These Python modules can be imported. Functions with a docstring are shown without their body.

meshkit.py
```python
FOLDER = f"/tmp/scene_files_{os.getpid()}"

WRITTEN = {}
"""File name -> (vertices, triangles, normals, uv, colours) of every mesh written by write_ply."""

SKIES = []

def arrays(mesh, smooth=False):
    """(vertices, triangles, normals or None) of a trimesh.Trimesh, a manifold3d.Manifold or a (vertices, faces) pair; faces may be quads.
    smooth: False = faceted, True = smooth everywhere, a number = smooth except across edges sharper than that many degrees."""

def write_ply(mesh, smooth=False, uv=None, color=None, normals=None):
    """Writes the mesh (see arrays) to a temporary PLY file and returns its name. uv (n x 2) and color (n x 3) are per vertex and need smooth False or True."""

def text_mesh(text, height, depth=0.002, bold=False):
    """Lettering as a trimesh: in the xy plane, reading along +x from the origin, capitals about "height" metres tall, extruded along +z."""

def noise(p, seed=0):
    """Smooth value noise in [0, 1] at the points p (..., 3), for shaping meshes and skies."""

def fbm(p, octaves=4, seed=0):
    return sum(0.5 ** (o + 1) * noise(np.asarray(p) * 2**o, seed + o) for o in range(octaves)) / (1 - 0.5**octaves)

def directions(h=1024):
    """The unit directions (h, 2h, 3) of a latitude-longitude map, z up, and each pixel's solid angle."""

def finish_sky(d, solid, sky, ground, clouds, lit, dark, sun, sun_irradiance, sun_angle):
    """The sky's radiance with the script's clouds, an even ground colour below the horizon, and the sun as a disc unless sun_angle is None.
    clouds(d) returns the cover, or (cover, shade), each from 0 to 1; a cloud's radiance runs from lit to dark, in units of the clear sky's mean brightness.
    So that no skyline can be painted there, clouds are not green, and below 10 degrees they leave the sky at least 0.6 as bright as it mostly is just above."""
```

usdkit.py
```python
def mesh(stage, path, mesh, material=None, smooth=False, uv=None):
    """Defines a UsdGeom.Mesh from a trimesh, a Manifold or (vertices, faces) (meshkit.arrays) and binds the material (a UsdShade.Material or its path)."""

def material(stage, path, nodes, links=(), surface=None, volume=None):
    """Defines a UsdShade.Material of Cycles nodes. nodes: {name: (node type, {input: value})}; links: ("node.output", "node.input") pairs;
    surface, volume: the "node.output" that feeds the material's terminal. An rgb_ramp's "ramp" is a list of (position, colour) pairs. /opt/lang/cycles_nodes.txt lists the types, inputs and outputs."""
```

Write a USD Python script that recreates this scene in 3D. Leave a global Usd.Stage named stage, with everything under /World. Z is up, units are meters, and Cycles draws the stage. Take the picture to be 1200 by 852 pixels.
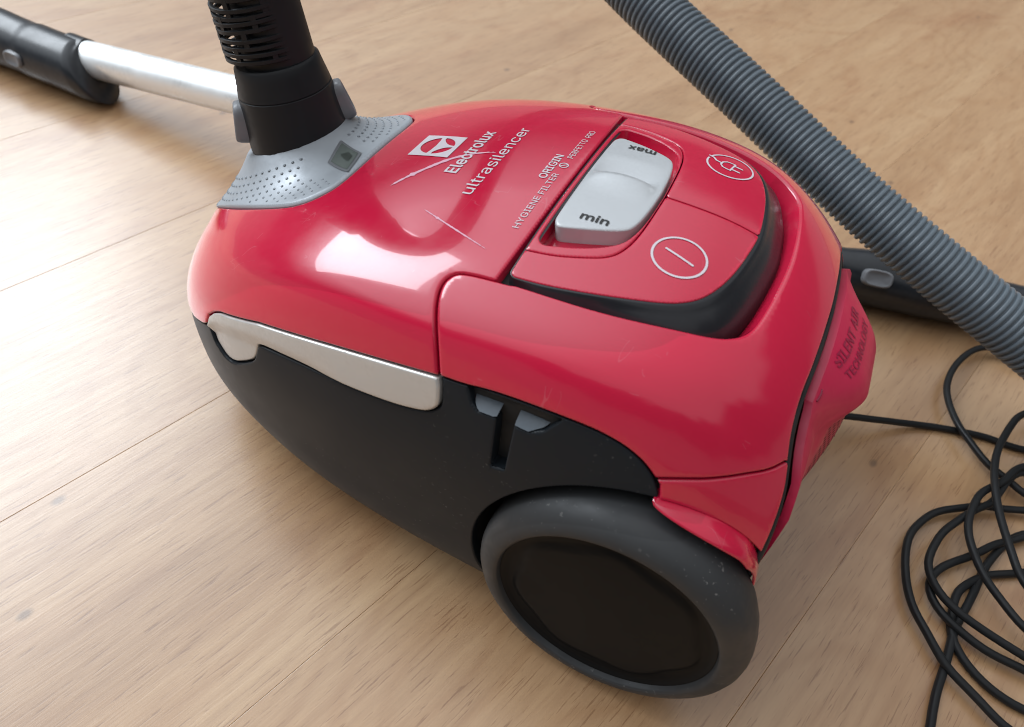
import math, numpy as np, trimesh, shapely, usdkit, meshkit, manifold3d
from shapely.geometry import Polygon, LineString, Point, MultiPolygon
from shapely.ops import unary_union
from scipy.interpolate import PchipInterpolator, BSpline, CubicSpline
from scipy.ndimage import gaussian_filter1d
from scipy.spatial import Delaunay
from pxr import Usd, UsdGeom, UsdLux, UsdShade, Sdf, Gf, Vt

stage = Usd.Stage.CreateInMemory()
UsdGeom.SetStageUpAxis(stage, UsdGeom.Tokens.z)
UsdGeom.SetStageMetersPerUnit(stage, 1.0)
UsdGeom.Xform.Define(stage, '/World')
UsdGeom.Scope.Define(stage, '/World/Looks')

# ------------------------------------------------------------------ camera, light, exposure
EXPOSURE = -0.36
DOME = 0.74
WINDOW = 10.5
CAM = np.array([-0.01269, -0.33938, 0.44121])
YAW, PITCH, ROLL = 0.30154, 0.82586, 0.18618


def camera():
    d = np.array([-math.sin(YAW) * math.cos(PITCH), math.cos(YAW) * math.cos(PITCH), -math.sin(PITCH)])
    r = np.cross(d, [0, 0, 1]); r /= np.linalg.norm(r); u = np.cross(r, d)
    c, s = math.cos(ROLL), math.sin(ROLL)
    r, u = c * r + s * u, -s * r + c * u
    cam = UsdGeom.Camera.Define(stage, '/World/camera')
    cam.CreateHorizontalApertureAttr(36.0)
    cam.CreateFocalLengthAttr(900.09 / 1200 * 36.0)
    cam.CreateFStopAttr(9.0)
    cam.CreateFocusDistanceAttr(0.44)
    cam.CreateClippingRangeAttr(Gf.Vec2f(0.01, 100))
    cam.CreateExposureAttr(EXPOSURE)
    M = np.eye(4); M[0, :3] = r; M[1, :3] = u; M[2, :3] = -d; M[3, :3] = CAM
    cam.AddTransformOp().Set(Gf.Matrix4d(*M.ravel()))


camera()


def rect_light(name, pos, target, w, h, power, color):
    L = UsdLux.RectLight.Define(stage, '/World/' + name)
    L.CreateWidthAttr(w); L.CreateHeightAttr(h)
    L.CreateIntensityAttr(power); L.CreateColorAttr(Gf.Vec3f(*color)); L.CreateNormalizeAttr(False)
    pos, target = np.array(pos, float), np.array(target, float)
    z = pos - target; z /= np.linalg.norm(z)
    x = np.cross([0, 0, 1], z); x /= np.linalg.norm(x); y = np.cross(z, x)
    M = np.eye(4); M[0, :3] = x; M[1, :3] = y; M[2, :3] = z; M[3, :3] = pos
    L.AddTransformOp().Set(Gf.Matrix4d(*M.ravel()))


# one wide tall window on the far left
WAZ = math.radians(169.0)
WAX = np.array([math.cos(WAZ), math.sin(WAZ)]); WB = np.array([-0.15, 0.0]) + WAX * 2.2
rect_light('window', (WB[0], WB[1], 1.98), (WB[0] - WAX[0], WB[1] - WAX[1], 1.98), 1.74, 1.66, WINDOW, (0.86, 0.93, 1.0))
# the room: pale ceiling and upper walls, darker furniture and lower walls, the lit floor going on below the horizon
dm = usdkit.material(stage, '/World/Looks/room_light', {
    'tc': ('texture_coordinate', {}), 'sep': ('separate_xyz', {}),
    'nz': ('noise_texture', {'scale': 2.2, 'detail': 2.0}), 'nm': ('map_range', {'from_min': 0.3, 'from_max': 0.7, 'to_min': -0.10, 'to_max': 0.10}), 'zz': ('math', {'math_type': 'add'}),
    'ramp': ('rgb_ramp', {'ramp': [(0.0, (0.30, 0.27, 0.25)), (0.50, (0.42, 0.39, 0.37)), (0.565, (0.36, 0.34, 0.33)), (0.595, (0.12, 0.12, 0.12)), (0.73, (0.13, 0.13, 0.135)), (0.765, (0.80, 0.80, 0.82)), (1.0, (0.95, 0.96, 0.98))]}),
    'mr': ('map_range', {'from_min': -1.0, 'from_max': 1.0}),
    # daylight from the window side whitens the ceiling and walls over there
    'dot': ('vector_math', {'math_type': 'dot_product', 'vector2': (-0.78, 0.10, 0.62)}), 'gl': ('map_range', {'from_min': 0.35, 'from_max': 1.0, 'clamp': True}), 'g2': ('math', {'math_type': 'power', 'value2': 1.6}),
    'gc': ('mix_color', {'a': (0.0, 0.0, 0.0), 'b': (2.5, 2.75, 3.0), }), 'sum': ('mix_color', {'blend_type': 'add', 'fac': 1.0}), 'up': ('map_range', {'from_min': 0.25, 'from_max': 0.45, 'clamp': True}), 'gu': ('math', {'math_type': 'multiply'}),
    'b': ('background_shader', {'strength': DOME})},
    [('tc.generated', 'dot.vector1'), ('dot.value', 'gl.value'), ('gl.result', 'g2.value1'), ('g2.value', 'gu.value1'), ('sep.z', 'up.value'), ('up.result', 'gu.value2'), ('gu.value', 'gc.fac'), ('ramp.color', 'sum.a'), ('gc.result', 'sum.b'),
     ('tc.generated', 'sep.vector'), ('tc.generated', 'nz.vector'), ('nz.fac', 'nm.value'), ('sep.z', 'zz.value1'), ('nm.result', 'zz.value2'), ('zz.value', 'mr.value'), ('mr.result', 'ramp.fac'), ('sum.result', 'b.color')], surface='b.background')
dome = UsdLux.DomeLight.Define(stage, '/World/room_light')
UsdShade.MaterialBindingAPI.Apply(dome.GetPrim()).Bind(dm)

# ------------------------------------------------------------------ materials
LK = '/World/Looks/'


def plastic(name, color, rough, coat=0.0, grain=0.0, grain_scale=900.0, scratch=0.0, metallic=0.0, spec=0.5, dust=0.0, wobble=0.0, smudge=1.0):
    n = {'p': ('principled_bsdf', {'base_color': color, 'roughness': rough, 'metallic': metallic, 'coat_weight': coat, 'coat_roughness': 0.04, 'specular_ior_level': spec}),
         'g': ('geometry', {})}
    l = []
    # faint handling marks: roughness varies from place to place
    n['nr'] = ('noise_texture', {'scale': 26.0, 'detail': 5.0, 'roughness': 0.65})
    n['mr'] = ('map_range', {'from_min': 0.35, 'from_max': 0.75, 'to_min': rough * (1 - 0.25 * smudge), 'to_max': min(1.0, rough * (1 + 0.5 * smudge))})
    l += [('g.position', 'nr.vector'), ('nr.fac', 'mr.value'), ('mr.result', 'p.roughness')]
    last = None
    if grain:
        n['ng'] = ('noise_texture', {'scale': grain_scale, 'detail': 2.0})
        n['bg'] = ('bump', {'strength': grain, 'distance': 0.0006})
        l += [('g.position', 'ng.vector'), ('ng.fac', 'bg.height')]
        last = 'bg.normal'
    if wobble:
        n['nw'] = ('noise_texture', {'scale': 16.0, 'detail': 1.0})
        n['bw'] = ('bump', {'strength': wobble, 'distance': 0.004})
        l += [('g.position', 'nw.vector'), ('nw.fac', 'bw.height')]
        if last:
            l.append((last, 'bw.normal'))
        last = 'bw.normal'
    if scratch:
        # sparse hair scratches: thin level lines of a stretched noise, thinned out by a second one
        for k, (rot, sc) in enumerate((((0.1, 0.2, 0.7), (70, 9, 40)), ((0.3, 0.1, -0.9), (12, 90, 40)))):
            n['m%d' % k] = ('mapping', {'rotation': rot, 'scale': sc})
            n['ns%d' % k] = ('noise_texture', {'scale': 1.0, 'detail': 1.0, 'distortion': 0.3})
            n['sub%d' % k] = ('math', {'math_type': 'subtract', 'value2': 0.5})
            n['abs%d' % k] = ('math', {'math_type': 'absolute'})
            n['lt%d' % k] = ('math', {'math_type': 'less_than', 'value2': 0.0035})
            l += [('g.position', 'm%d.vector' % k), ('m%d.vector' % k, 'ns%d.vector' % k), ('ns%d.fac' % k, 'sub%d.value1' % k),
                  ('sub%d.value' % k, 'abs%d.value1' % k), ('abs%d.value' % k, 'lt%d.value1' % k)]
        n['nm'] = ('noise_texture', {'scale': 30.0, 'detail': 3.0})
        n['gt'] = ('math', {'math_type': 'greater_than', 'value2': 0.61})
        n['mx'] = ('math', {'math_type': 'maximum'}); n['mu'] = ('math', {'math_type': 'multiply'}); n['mf'] = ('math', {'math_type': 'multiply', 'value2': scratch})
        n['mixc'] = ('mix_color', {'a': color, 'b': (0.75, 0.50, 0.56)})
        l += [('g.position', 'nm.vector'), ('nm.fac', 'gt.value1'), ('lt0.value', 'mx.value1'), ('lt1.value', 'mx.value2'), ('mx.value', 'mu.value1'),
              ('gt.value', 'mu.value2'), ('mu.value', 'mf.value1'), ('mf.value', 'mixc.fac'), ('mixc.result', 'p.base_color')]
    if dust:
        n['nd'] = ('noise_texture', {'scale': 420.0, 'detail': 2.0}); n['nd2'] = ('noise_texture', {'scale': 24.0, 'detail': 3.0})
        n['d1'] = ('map_range', {'from_min': 0.66, 'from_max': 0.72, 'clamp': True}); n['d2'] = ('map_range', {'from_min': 0.5, 'from_max': 0.7, 'clamp': True})
        n['dm'] = ('math', {'math_type': 'multiply'}); n['df'] = ('math', {'math_type': 'multiply', 'value2': dust})
        n['mixd'] = ('mix_color', {'a': color, 'b': (0.5, 0.48, 0.45)})
        l += [('g.position', 'nd.vector'), ('g.position', 'nd2.vector'), ('nd.fac', 'd1.value'), ('nd2.fac', 'd2.value'), ('d1.result', 'dm.value1'),
              ('d2.result', 'dm.value2'), ('dm.value', 'df.value1'), ('df.value', 'mixd.fac'), ('mixd.result', 'p.base_color')]
    if last:
        l.append((last, 'p.normal'))
    return usdkit.material(stage, LK + name, n, l, surface='p.BSDF')


RED = (0.44, 0.007, 0.036)
M = {}
M['red'] = plastic('red_gloss', RED, 0.17, coat=0.9, scratch=0.06, wobble=0.010)
M['red_satin'] = plastic('red_satin', (0.42, 0.011, 0.05), 0.42, grain=0.05)
M['red_shade'] = plastic('red_relief_shade', (0.22, 0.008, 0.035), 0.45)  # darker red paints in the shade of lettering engraved in same-red plastic
M['black'] = plastic('black_satin', (0.0068, 0.0092, 0.0118), 0.42, grain=0.03, spec=0.24, smudge=0.25, dust=0.10)
M['black_gloss'] = plastic('black_gloss', (0.010, 0.011, 0.013), 0.22, wobble=0.01)
M['black_cone'] = plastic('black_moulded', (0.0075, 0.0085, 0.010), 0.46, grain=0.03, spec=0.28)
M['core'] = plastic('black_inside', (0.008, 0.008, 0.008), 0.6)
M['rubber'] = plastic('grey_rubber', (0.017, 0.018, 0.019), 0.5, grain=0.05, dust=0.22)
M['hub'] = plastic('brown_black_plastic', (0.0042, 0.0043, 0.0044), 0.42, spec=0.10, smudge=0.3)
M['silver'] = plastic('satin_silver', (0.33, 0.355, 0.38), 0.50, metallic=0.3, grain=0.04)
M['dot'] = plastic('silver_dot', (0.20, 0.22, 0.24), 0.5, metallic=0.2)
M['slider'] = plastic('pearl_silver', (0.47, 0.485, 0.495), 0.34, metallic=0.25, grain=0.04)
M['strip'] = plastic('champagne_silver', (0.50, 0.485, 0.46), 0.33, metallic=0.55, grain=0.03)
M['grey'] = plastic('grey_plastic', (0.16, 0.165, 0.175), 0.38)
M['hose'] = plastic('grey_hose_vinyl', (0.088, 0.110, 0.128), 0.38, wobble=0.02)
M['alu'] = plastic('brushed_aluminium', (0.88, 0.90, 0.90), 0.34, metallic=0.7)
M['white'] = plastic('white_print', (0.60, 0.54, 0.57), 0.4)
M['dark_print'] = plastic('black_print', (0.012, 0.012, 0.012), 0.4)
M['lens'] = plastic('grey_window', (0.10, 0.115, 0.105), 0.2)
M['streak'] = plastic('pale_pink', (0.66, 0.36, 0.45), 0.5)  # pale pink of the two streaks on the lid
M['ramp_sheen'] = plastic('sky_sheen_grey', (0.085, 0.105, 0.125), 0.32, grain=0.1, dust=0.4)  # blue-grey colour stands in for sky reflected in the slot ramps
M['flap'] = plastic('dark_flap', (0.035, 0.042, 0.036), 0.3)
M['cord'] = plastic('black_cord', (0.006, 0.0065, 0.007), 0.45, spec=0.3)
M['sleeve'] = plastic('black_sleeve', (0.009, 0.011, 0.014), 0.30, spec=0.6)


def wood():
    G = 0.311
    n = {'g': ('geometry', {}), 'oi': ('object_info', {}), 'r60': ('math', {'math_type': 'multiply', 'value2': 37.0}),
         'cx': ('combine_xyz', {'z': 0.0}), 'add': ('vector_math', {'math_type': 'add'}),
         'rot': ('mapping', {'rotation': (0, 0, G)}),
         'p': ('principled_bsdf', {'roughness': 0.4, 'coat_weight': 1.0, 'coat_roughness': 0.29, 'coat_ior': 1.60})}
    l = [('oi.random', 'r60.value1'), ('r60.value', 'cx.x'), ('r60.value', 'cx.y'), ('g.position', 'rot.vector'), ('rot.vector', 'add.vector1'), ('cx.vector', 'add.vector2')]

    def tex(k, sc, kind='noise_texture', **a):
        n['m' + k] = ('mapping', {'scale': sc}); n['t' + k] = (kind, a)
        l.extend([('add.vector', 'm%s.vector' % k), ('m%s.vector' % k, 't%s.vector' % k)])
    tex('tone', (9, 1.3, 1), scale=1.0, detail=4.0, roughness=0.6)             # broad tone along the board
    tex('band', (22, 2.6, 1), scale=1.0, detail=3.0, roughness=0.55, distortion=0.6)  # year rings
    tex('fine', (210, 13.0, 1), scale=1.0, detail=6.0, roughness=0.68, distortion=0.3)
    tex('pore', (700, 34.0, 1), scale=1.0, detail=4.0, roughness=0.62, distortion=0.4)          # pores
    tex('warp', (6, 2.2, 1), scale=1.0, detail=2.0)
    # cathedral figure: sine of a warped height field
    n['cw'] = ('math', {'math_type': 'multiply', 'value2': 95.0}); n['cs'] = ('math', {'math_type': 'sine'})
    l += [('twarp.fac', 'cw.value1'), ('cw.value', 'cs.value1')]
    n['csn'] = ('map_range', {'from_min': 0.1, 'from_max': 1.0, 'to_min': 0.0, 'to_max': 1.0, 'clamp': True}); l.append(('cs.value', 'csn.value'))
    n['c0'] = ('rgb_ramp', {'ramp': [(0.25, (0.335, 0.192, 0.092)), (0.5, (0.435, 0.265, 0.138)), (0.75, (0.505, 0.336, 0.186))]})
    l.append(('ttone.fac', 'c0.fac'))
    n['rb'] = ('rgb_ramp', {'ramp': [(0.30, (0.70, 0.62, 0.55)), (0.46, (0.95, 0.94, 0.92)), (0.62, (1.0, 1.0, 1.0)), (0.8, (0.86, 0.80, 0.74))]})
    n['x1'] = ('mix_color', {'blend_type': 'multiply', 'fac': 0.50}); l += [('tband.fac', 'rb.fac'), ('c0.color', 'x1.a'), ('rb.color', 'x1.b')]
    n['x2'] = ('mix_color', {'blend_type': 'multiply', 'b': (0.80, 0.70, 0.60)}); n['f2'] = ('math', {'math_type': 'multiply', 'value2': 0.30})
    l += [('csn.result', 'f2.value1'), ('f2.value', 'x2.fac'), ('x1.result', 'x2.a')]
    n['rf'] = ('map_range', {'from_min': 0.40, 'from_max': 0.68, 'to_min': 0.0, 'to_max': 0.5, 'clamp': True})
    n['x3'] = ('mix_color', {'blend_type': 'multiply', 'b': (0.66, 0.56, 0.48)}); l += [('tfine.fac', 'rf.value'), ('rf.result', 'x3.fac'), ('x2.result', 'x3.a')]
    n['rp'] = ('map_range', {'from_min': 0.585, 'from_max': 0.635, 'to_min': 0.0, 'to_max': 0.62, 'clamp': True})
    n['x4'] = ('mix_color', {'blend_type': 'multiply', 'b': (0.50, 0.40, 0.33)}); l += [('tpore.fac', 'rp.value'), ('rp.result', 'x4.fac'), ('x3.result', 'x4.a')]
    # small knots
    tex('blot', (16, 5.0, 1), scale=1.0, detail=3.0, roughness=0.6, distortion=0.8)       # darker, redder clouds in the board
    n['rbl'] = ('map_range', {'from_min': 0.56, 'from_max': 0.76, 'to_min': 0.0, 'to_max': 0.75, 'clamp': True})
    n['x6'] = ('mix_color', {'blend_type': 'multiply', 'b': (0.74, 0.60, 0.52)}); l += [('tblot.fac', 'rbl.value'), ('rbl.result', 'x6.fac'), ('x4.result', 'x6.a')]
    tex('knot', (4.2, 2.6, 1), 'voronoi_texture', dimensions='2D', scale=1.0, randomness=1.0)
    n['rk'] = ('map_range', {'from_min': 0.006, 'from_max': 0.015, 'to_min': 0.70, 'to_max': 0.0, 'clamp': True})
    n['x5'] = ('mix_color', {'blend_type': 'mix', 'b': (0.10, 0.055, 0.03)}); l += [('tknot.distance', 'rk.value'), ('rk.result', 'x5.fac'), ('x6.result', 'x5.a')]
    l.append(('x5.result', 'p.base_color'))
    n['rr'] = ('map_range', {'from_min': 0.35, 'from_max': 0.7, 'to_min': 0.29, 'to_max': 0.42}); l += [('tfine.fac', 'rr.value'), ('rr.result', 'p.roughness')]
    n['hp'] = ('math', {'math_type': 'add'}); l += [('tpore.fac', 'hp.value1'), ('tfine.fac', 'hp.value2')]
    n['b'] = ('bump', {'strength': 0.22, 'distance': 0.0008, 'invert': True}); l += [('hp.value', 'b.height'), ('b.normal', 'p.normal')]
    l += [('add.vector', 'add2.vector1')] if False else []
    return usdkit.material(stage, LK + 'oak_laminate', n, l, surface='p.BSDF')


M['wood'] = wood()
M['gap'] = plastic('joint_dark', (0.06, 0.035, 0.02), 0.7)

# ------------------------------------------------------------------ scene helpers
taken = set()


def free(path):
    if path not in taken:
        taken.add(path); return path
    k = 1
    while '%s_%03d' % (path, k) in taken:
        k += 1
    path = '%s_%03d' % (path, k); taken.add(path)
    return path


def tag(prim, label=None, cat=None, group=None, kind=None):
    for k, v in (('label', label), ('category', cat), ('group', group), ('kind', kind)):
        if v: prim.SetCustomDataByKey(k, v)


def thing(name, label=None, cat=None, parent='/World', group=None, kind=None):
    x = UsdGeom.Xform.Define(stage, free(parent + '/' + name))
    tag(x.GetPrim(), label, cat, group, kind)
    return str(x.GetPath())


def part(parent, name, mesh, mat, smooth=35, label=None, normals=None, kind=None):
    path = free(parent + '/' + name)
    m = usdkit.mesh(stage, path, mesh, M[mat] if isinstance(mat, str) else mat, smooth=False if normals is not None else smooth)
    if normals is not None:
        m.CreateNormalsAttr(Vt.Vec3fArray.FromNumpy(np.asarray(normals, np.float32)))
        m.SetNormalsInterpolation('vertex')
    tag(m.GetPrim(), label, None, None, kind)
    return path


def mirror(mesh):
    v = np.array(mesh[0]) * [1, -1, 1]; f = np.array(mesh[1])[:, ::-1]
    return (v, f) if len(mesh) == 2 else (v, f, np.array(mesh[2]) * [1, -1, 1])


def grid_faces(nu, nv, wrap=False):
    i = np.arange(nu * nv).reshape(nu, nv)
    if wrap: i = np.hstack([i, i[:, :1]])
    a, b, c, d = i[:-1, :-1], i[1:, :-1], i[1:, 1:], i[:-1, 1:]
    return np.concatenate([np.stack([a, b, c], -1).reshape(-1, 3), np.stack([a, c, d], -1).reshape(-1, 3)])


def join(meshes):
    V, F, n = [], [], 0
    for m in meshes:
        v, f = (m.vertices, m.faces) if isinstance(m, trimesh.Trimesh) else (m[0], m[1])
        V.append(np.asarray(v)); F.append(np.asarray(f) + n); n += len(v)
    return np.vstack(V), np.vstack(F)


def frame_of(axis):
    a = np.asarray(axis, float); a = a / np.linalg.norm(a)
    h = np.array([0, 0, 1.0]) if abs(a[2]) < 0.9 else np.array([1.0, 0, 0])
    e = np.cross(h, a); e /= np.linalg.norm(e)
    return e, np.cross(a, e), a


def lathe(profile, origin, axis, n=96, closed=False):
    """profile: (distance along axis, radius)."""
    e1, e2, a = frame_of(axis)
    t = np.linspace(0, 2 * np.pi, n, endpoint=False)
    P = np.asarray(profile, float)
    V = np.asarray(origin) + P[:, None, :1] * a + P[:, None, 1:] * (np.cos(t)[None, :, None] * e1 + np.sin(t)[None, :, None] * e2)
    return V.reshape(-1, 3), grid_faces(len(P), n, True)


def tube(path, radius, n=14, caps=True):
    P = np.asarray(path, float); N = len(P)
    T = np.gradient(P, axis=0); T /= np.linalg.norm(T, axis=1)[:, None]
    e, _, _ = frame_of(T[0]); E = []
    for i in range(N):
        e = e - T[i] * (e @ T[i]); e /= np.linalg.norm(e); E.append(e)
    E = np.array(E); B = np.cross(T, E)
    t = np.linspace(0, 2 * np.pi, n, endpoint=False)
    r = np.broadcast_to(np.asarray(radius, float).reshape(-1, 1, 1), (N, 1, 1))
    V = P[:, None] + r * (np.cos(t)[None, :, None] * E[:, None] + np.sin(t)[None, :, None] * B[:, None])
    V = V.reshape(-1, 3); F = grid_faces(N, n, True)
    if caps:
        V = np.vstack([V, P[:1], P[-1:]])
        k = np.arange(n); k2 = (k + 1) % n
        F = np.vstack([F, np.stack([np.full(n, N * n), k, k2], 1), np.stack([np.full(n, N * n + 1), (N - 1) * n + k2, (N - 1) * n + k], 1)])
    return V, F


# ------------------------------------------------------------------ floor: boards laid at an angle to the machine
GA = 0.311
ALONG = np.array([math.sin(GA), math.cos(GA)]); ACROSS = np.array([math.cos(GA), -math.sin(GA)])


def build_floor():
    fl = thing('floor', kind='structure')
    bw, bl, rng = 0.192, 2.40, np.random.default_rng(4)
    b = 0.00030
    prof = [(0.0, b), (b, 0.0)]
    seam = float(np.dot([-0.326, -0.174], ACROSS))
    for i in range(-12, 12):
        x0 = seam + i * bw + 0.00007; x1 = seam + (i + 1) * bw - 0.00007
        off = -0.62 + (i % 2) * 0.07
        for j in range(-2, 3):
            y0 = j * bl + off + 0.00007; y1 = (j + 1) * bl + off - 0.00007
            c = ACROSS * (x0 + x1) / 2 + ALONG * (y0 + y1) / 2
            if not (-2.6 < c[0] < 2.4 and -2.2 < c[1] < 3.6): continue
            V = []
            for z, ins in ((-0.008, 0), (-b, 0), (-b * 0.25, b * 0.3), (0, b)):
                for (s, t) in ((x0 + ins, y0 + ins), (x1 - ins, y0 + ins), (x1 - ins, y1 - ins), (x0 + ins, y1 - ins)):
                    p2 = ACROSS * s + ALONG * t; V.append((p2[0], p2[1], z))
            F = []
            for k in range(3):
                for q in range(4):
                    a, bb = k * 4 + q, k * 4 + (q + 1) % 4
                    F += [(a, bb, bb + 4), (a, bb + 4, a + 4)]
            F += [(12, 13, 14), (12, 14, 15)]
            part(fl, 'plank', (np.array(V), np.array(F)), 'wood', smooth=False)
    part(fl, 'subfloor', (np.array([(-4, -3, -0.009), (4, -3, -0.009), (4, 5, -0.009), (-4, 5, -0.009)]), np.array([(0, 1, 2), (0, 2, 3)])), 'gap', smooth=False)


build_floor()

# ------------------------------------------------------------------ the body surface of the machine: S(u, v), u from nose to tail, v from -1 (near bottom) over 0 (top) to 1
ST = np.array([  # x, top z, crown drop, shoulder half width, mid half width, mid z, bottom half width, bottom z
    [-.342, .092, .006, .010, .025, .080, .022, .062],
    [-.334, .112, .010, .032, .058, .084, .052, .046],
    [-.315, .133, .013, .055, .086, .090, .079, .033],
    [-.285, .152, .014, .078, .108, .100, .101, .025],
    [-.240, .176, .0165, .098, .124, .110, .118, .020],
    [-.185, .198, .0175, .109, .133, .120, .131, .018],
    [-.120, .213, .018, .114, .139, .130, .138, .018],
    [-.060, .221, .019, .114, .141, .135, .140, .018],
    [-.020, .222, .020, .109, .140, .135, .138, .019],
    [.015, .213, .022, .101, .136, .132, .134, .022],
    [.045, .195, .024, .090, .129, .125, .126, .026],
    [.070, .170, .024, .079, .120, .118, .116, .032],
    [.090, .140, .024, .070, .110, .110, .106, .038]])
_d = np.r_[0, np.cumsum(np.linalg.norm(np.diff(ST[:, [0, 1, 4]], axis=0), axis=1))]
_U = _d / _d[-1]
_ud = np.linspace(-.2, 1.2, 1401)
_D = []
for _k in range(8):
    _f = PchipInterpolator(_U, ST[:, _k]); _a = _f(np.clip(_ud, 0, 1))
    _a = np.where(_ud < 0, 2 * _f(0) - _f(np.clip(-_ud, 0, 1)), np.where(_ud > 1, 2 * _f(1) - _f(np.clip(2 - _ud, 0, 1)), _a))
    _D.append(gaussian_filter1d(_a, 28))
_CS = [CubicSpline(_ud[::14], a[::14]) for a in _D]
_KN = np.r_[[0] * 4, np.linspace(0, 1, 7)[1:-1], [1] * 4]
_BS = BSpline(_KN, np.eye(9), 3)
LU, LV = 0.49, 0.335          # metres per unit of u and v, about


def S(u, v):
    u = np.asarray(u, float); v = np.asarray(v, float); u, v = np.broadcast_arrays(u, v); sh = u.shape; u = u.ravel(); v = v.ravel()
    x, zt, c, ws, wm, zm, wb, zb = [f(u) for f in _CS]
    ws = ws - .0015
    Y = np.stack([0 * x, .37 * ws, .83 * ws, ws, ws + .30 * (wm - ws), wm, wb + .3 * (wm - wb), wb, wb - .012], 1)
    Z = np.stack([zt, zt, zt - .42 * c, zt - c, zt - c - .15 * (zt - c - zm), zm, zb + .4 * (zm - zb), zb + .012, zb], 1)
    B = _BS(np.clip(np.abs(v), 0, 1))
    return np.stack([x, np.sign(v) * (Y * B).sum(1), (Z * B).sum(1)], -1).reshape(sh + (3,))


def NRM(u, v):
    e = 2e-3; u = np.asarray(u, float); v = np.clip(np.asarray(v, float), -.996, .996)
    n = np.cross(S(u + e, v) - S(u - e, v), S(u, v + e) - S(u, v - e))
    n /= np.linalg.norm(n, axis=-1, keepdims=True) + 1e-12
    return n


_ut = np.linspace(0, 1, 801); _xt = _CS[0](_ut)


def uv_of_xy(x, y):
    """the point of the upper surface over (x, y)"""
    x = np.asarray(x, float); y = np.asarray(y, float); u = np.interp(x, _xt, _ut)
    lo, hi = np.zeros_like(u), np.full_like(u, .5)
    for _ in range(26):
        m = (lo + hi) / 2; big = S(u, m)[..., 1] > np.abs(y); hi = np.where(big, m, hi); lo = np.where(big, lo, m)
    return u, np.sign(y) * (lo + hi) / 2


def uv_of_xz(x, z, side=-1):
    x = np.asarray(x, float); z = np.asarray(z, float); u = np.interp(x, _xt, _ut)
    lo, hi = np.full_like(u, .1), np.ones_like(u)
    for _ in range(26):
        m = (lo + hi) / 2; low = S(u, m)[..., 2] < z; hi = np.where(low, m, hi); lo = np.where(low, lo, m)
    return u, side * (lo + hi) / 2


def poly(pts):
    return Polygon([(a * LU, b * LV) for a, b in pts]).buffer(0)


def ring_pts(geom, step):
    out = []
    for g in getattr(geom, 'geoms', [geom]):
        if g.is_empty: continue
        for r in [g.exterior] + list(g.interiors):
            n = max(8, int(r.length / step)); out.append(np.array([r.interpolate(i / n, normalized=True).coords[0] for i in range(n)]))
    return out


def smooth_poly(p, r):
    return p.buffer(-r).buffer(2 * r).buffer(-r)


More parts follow.
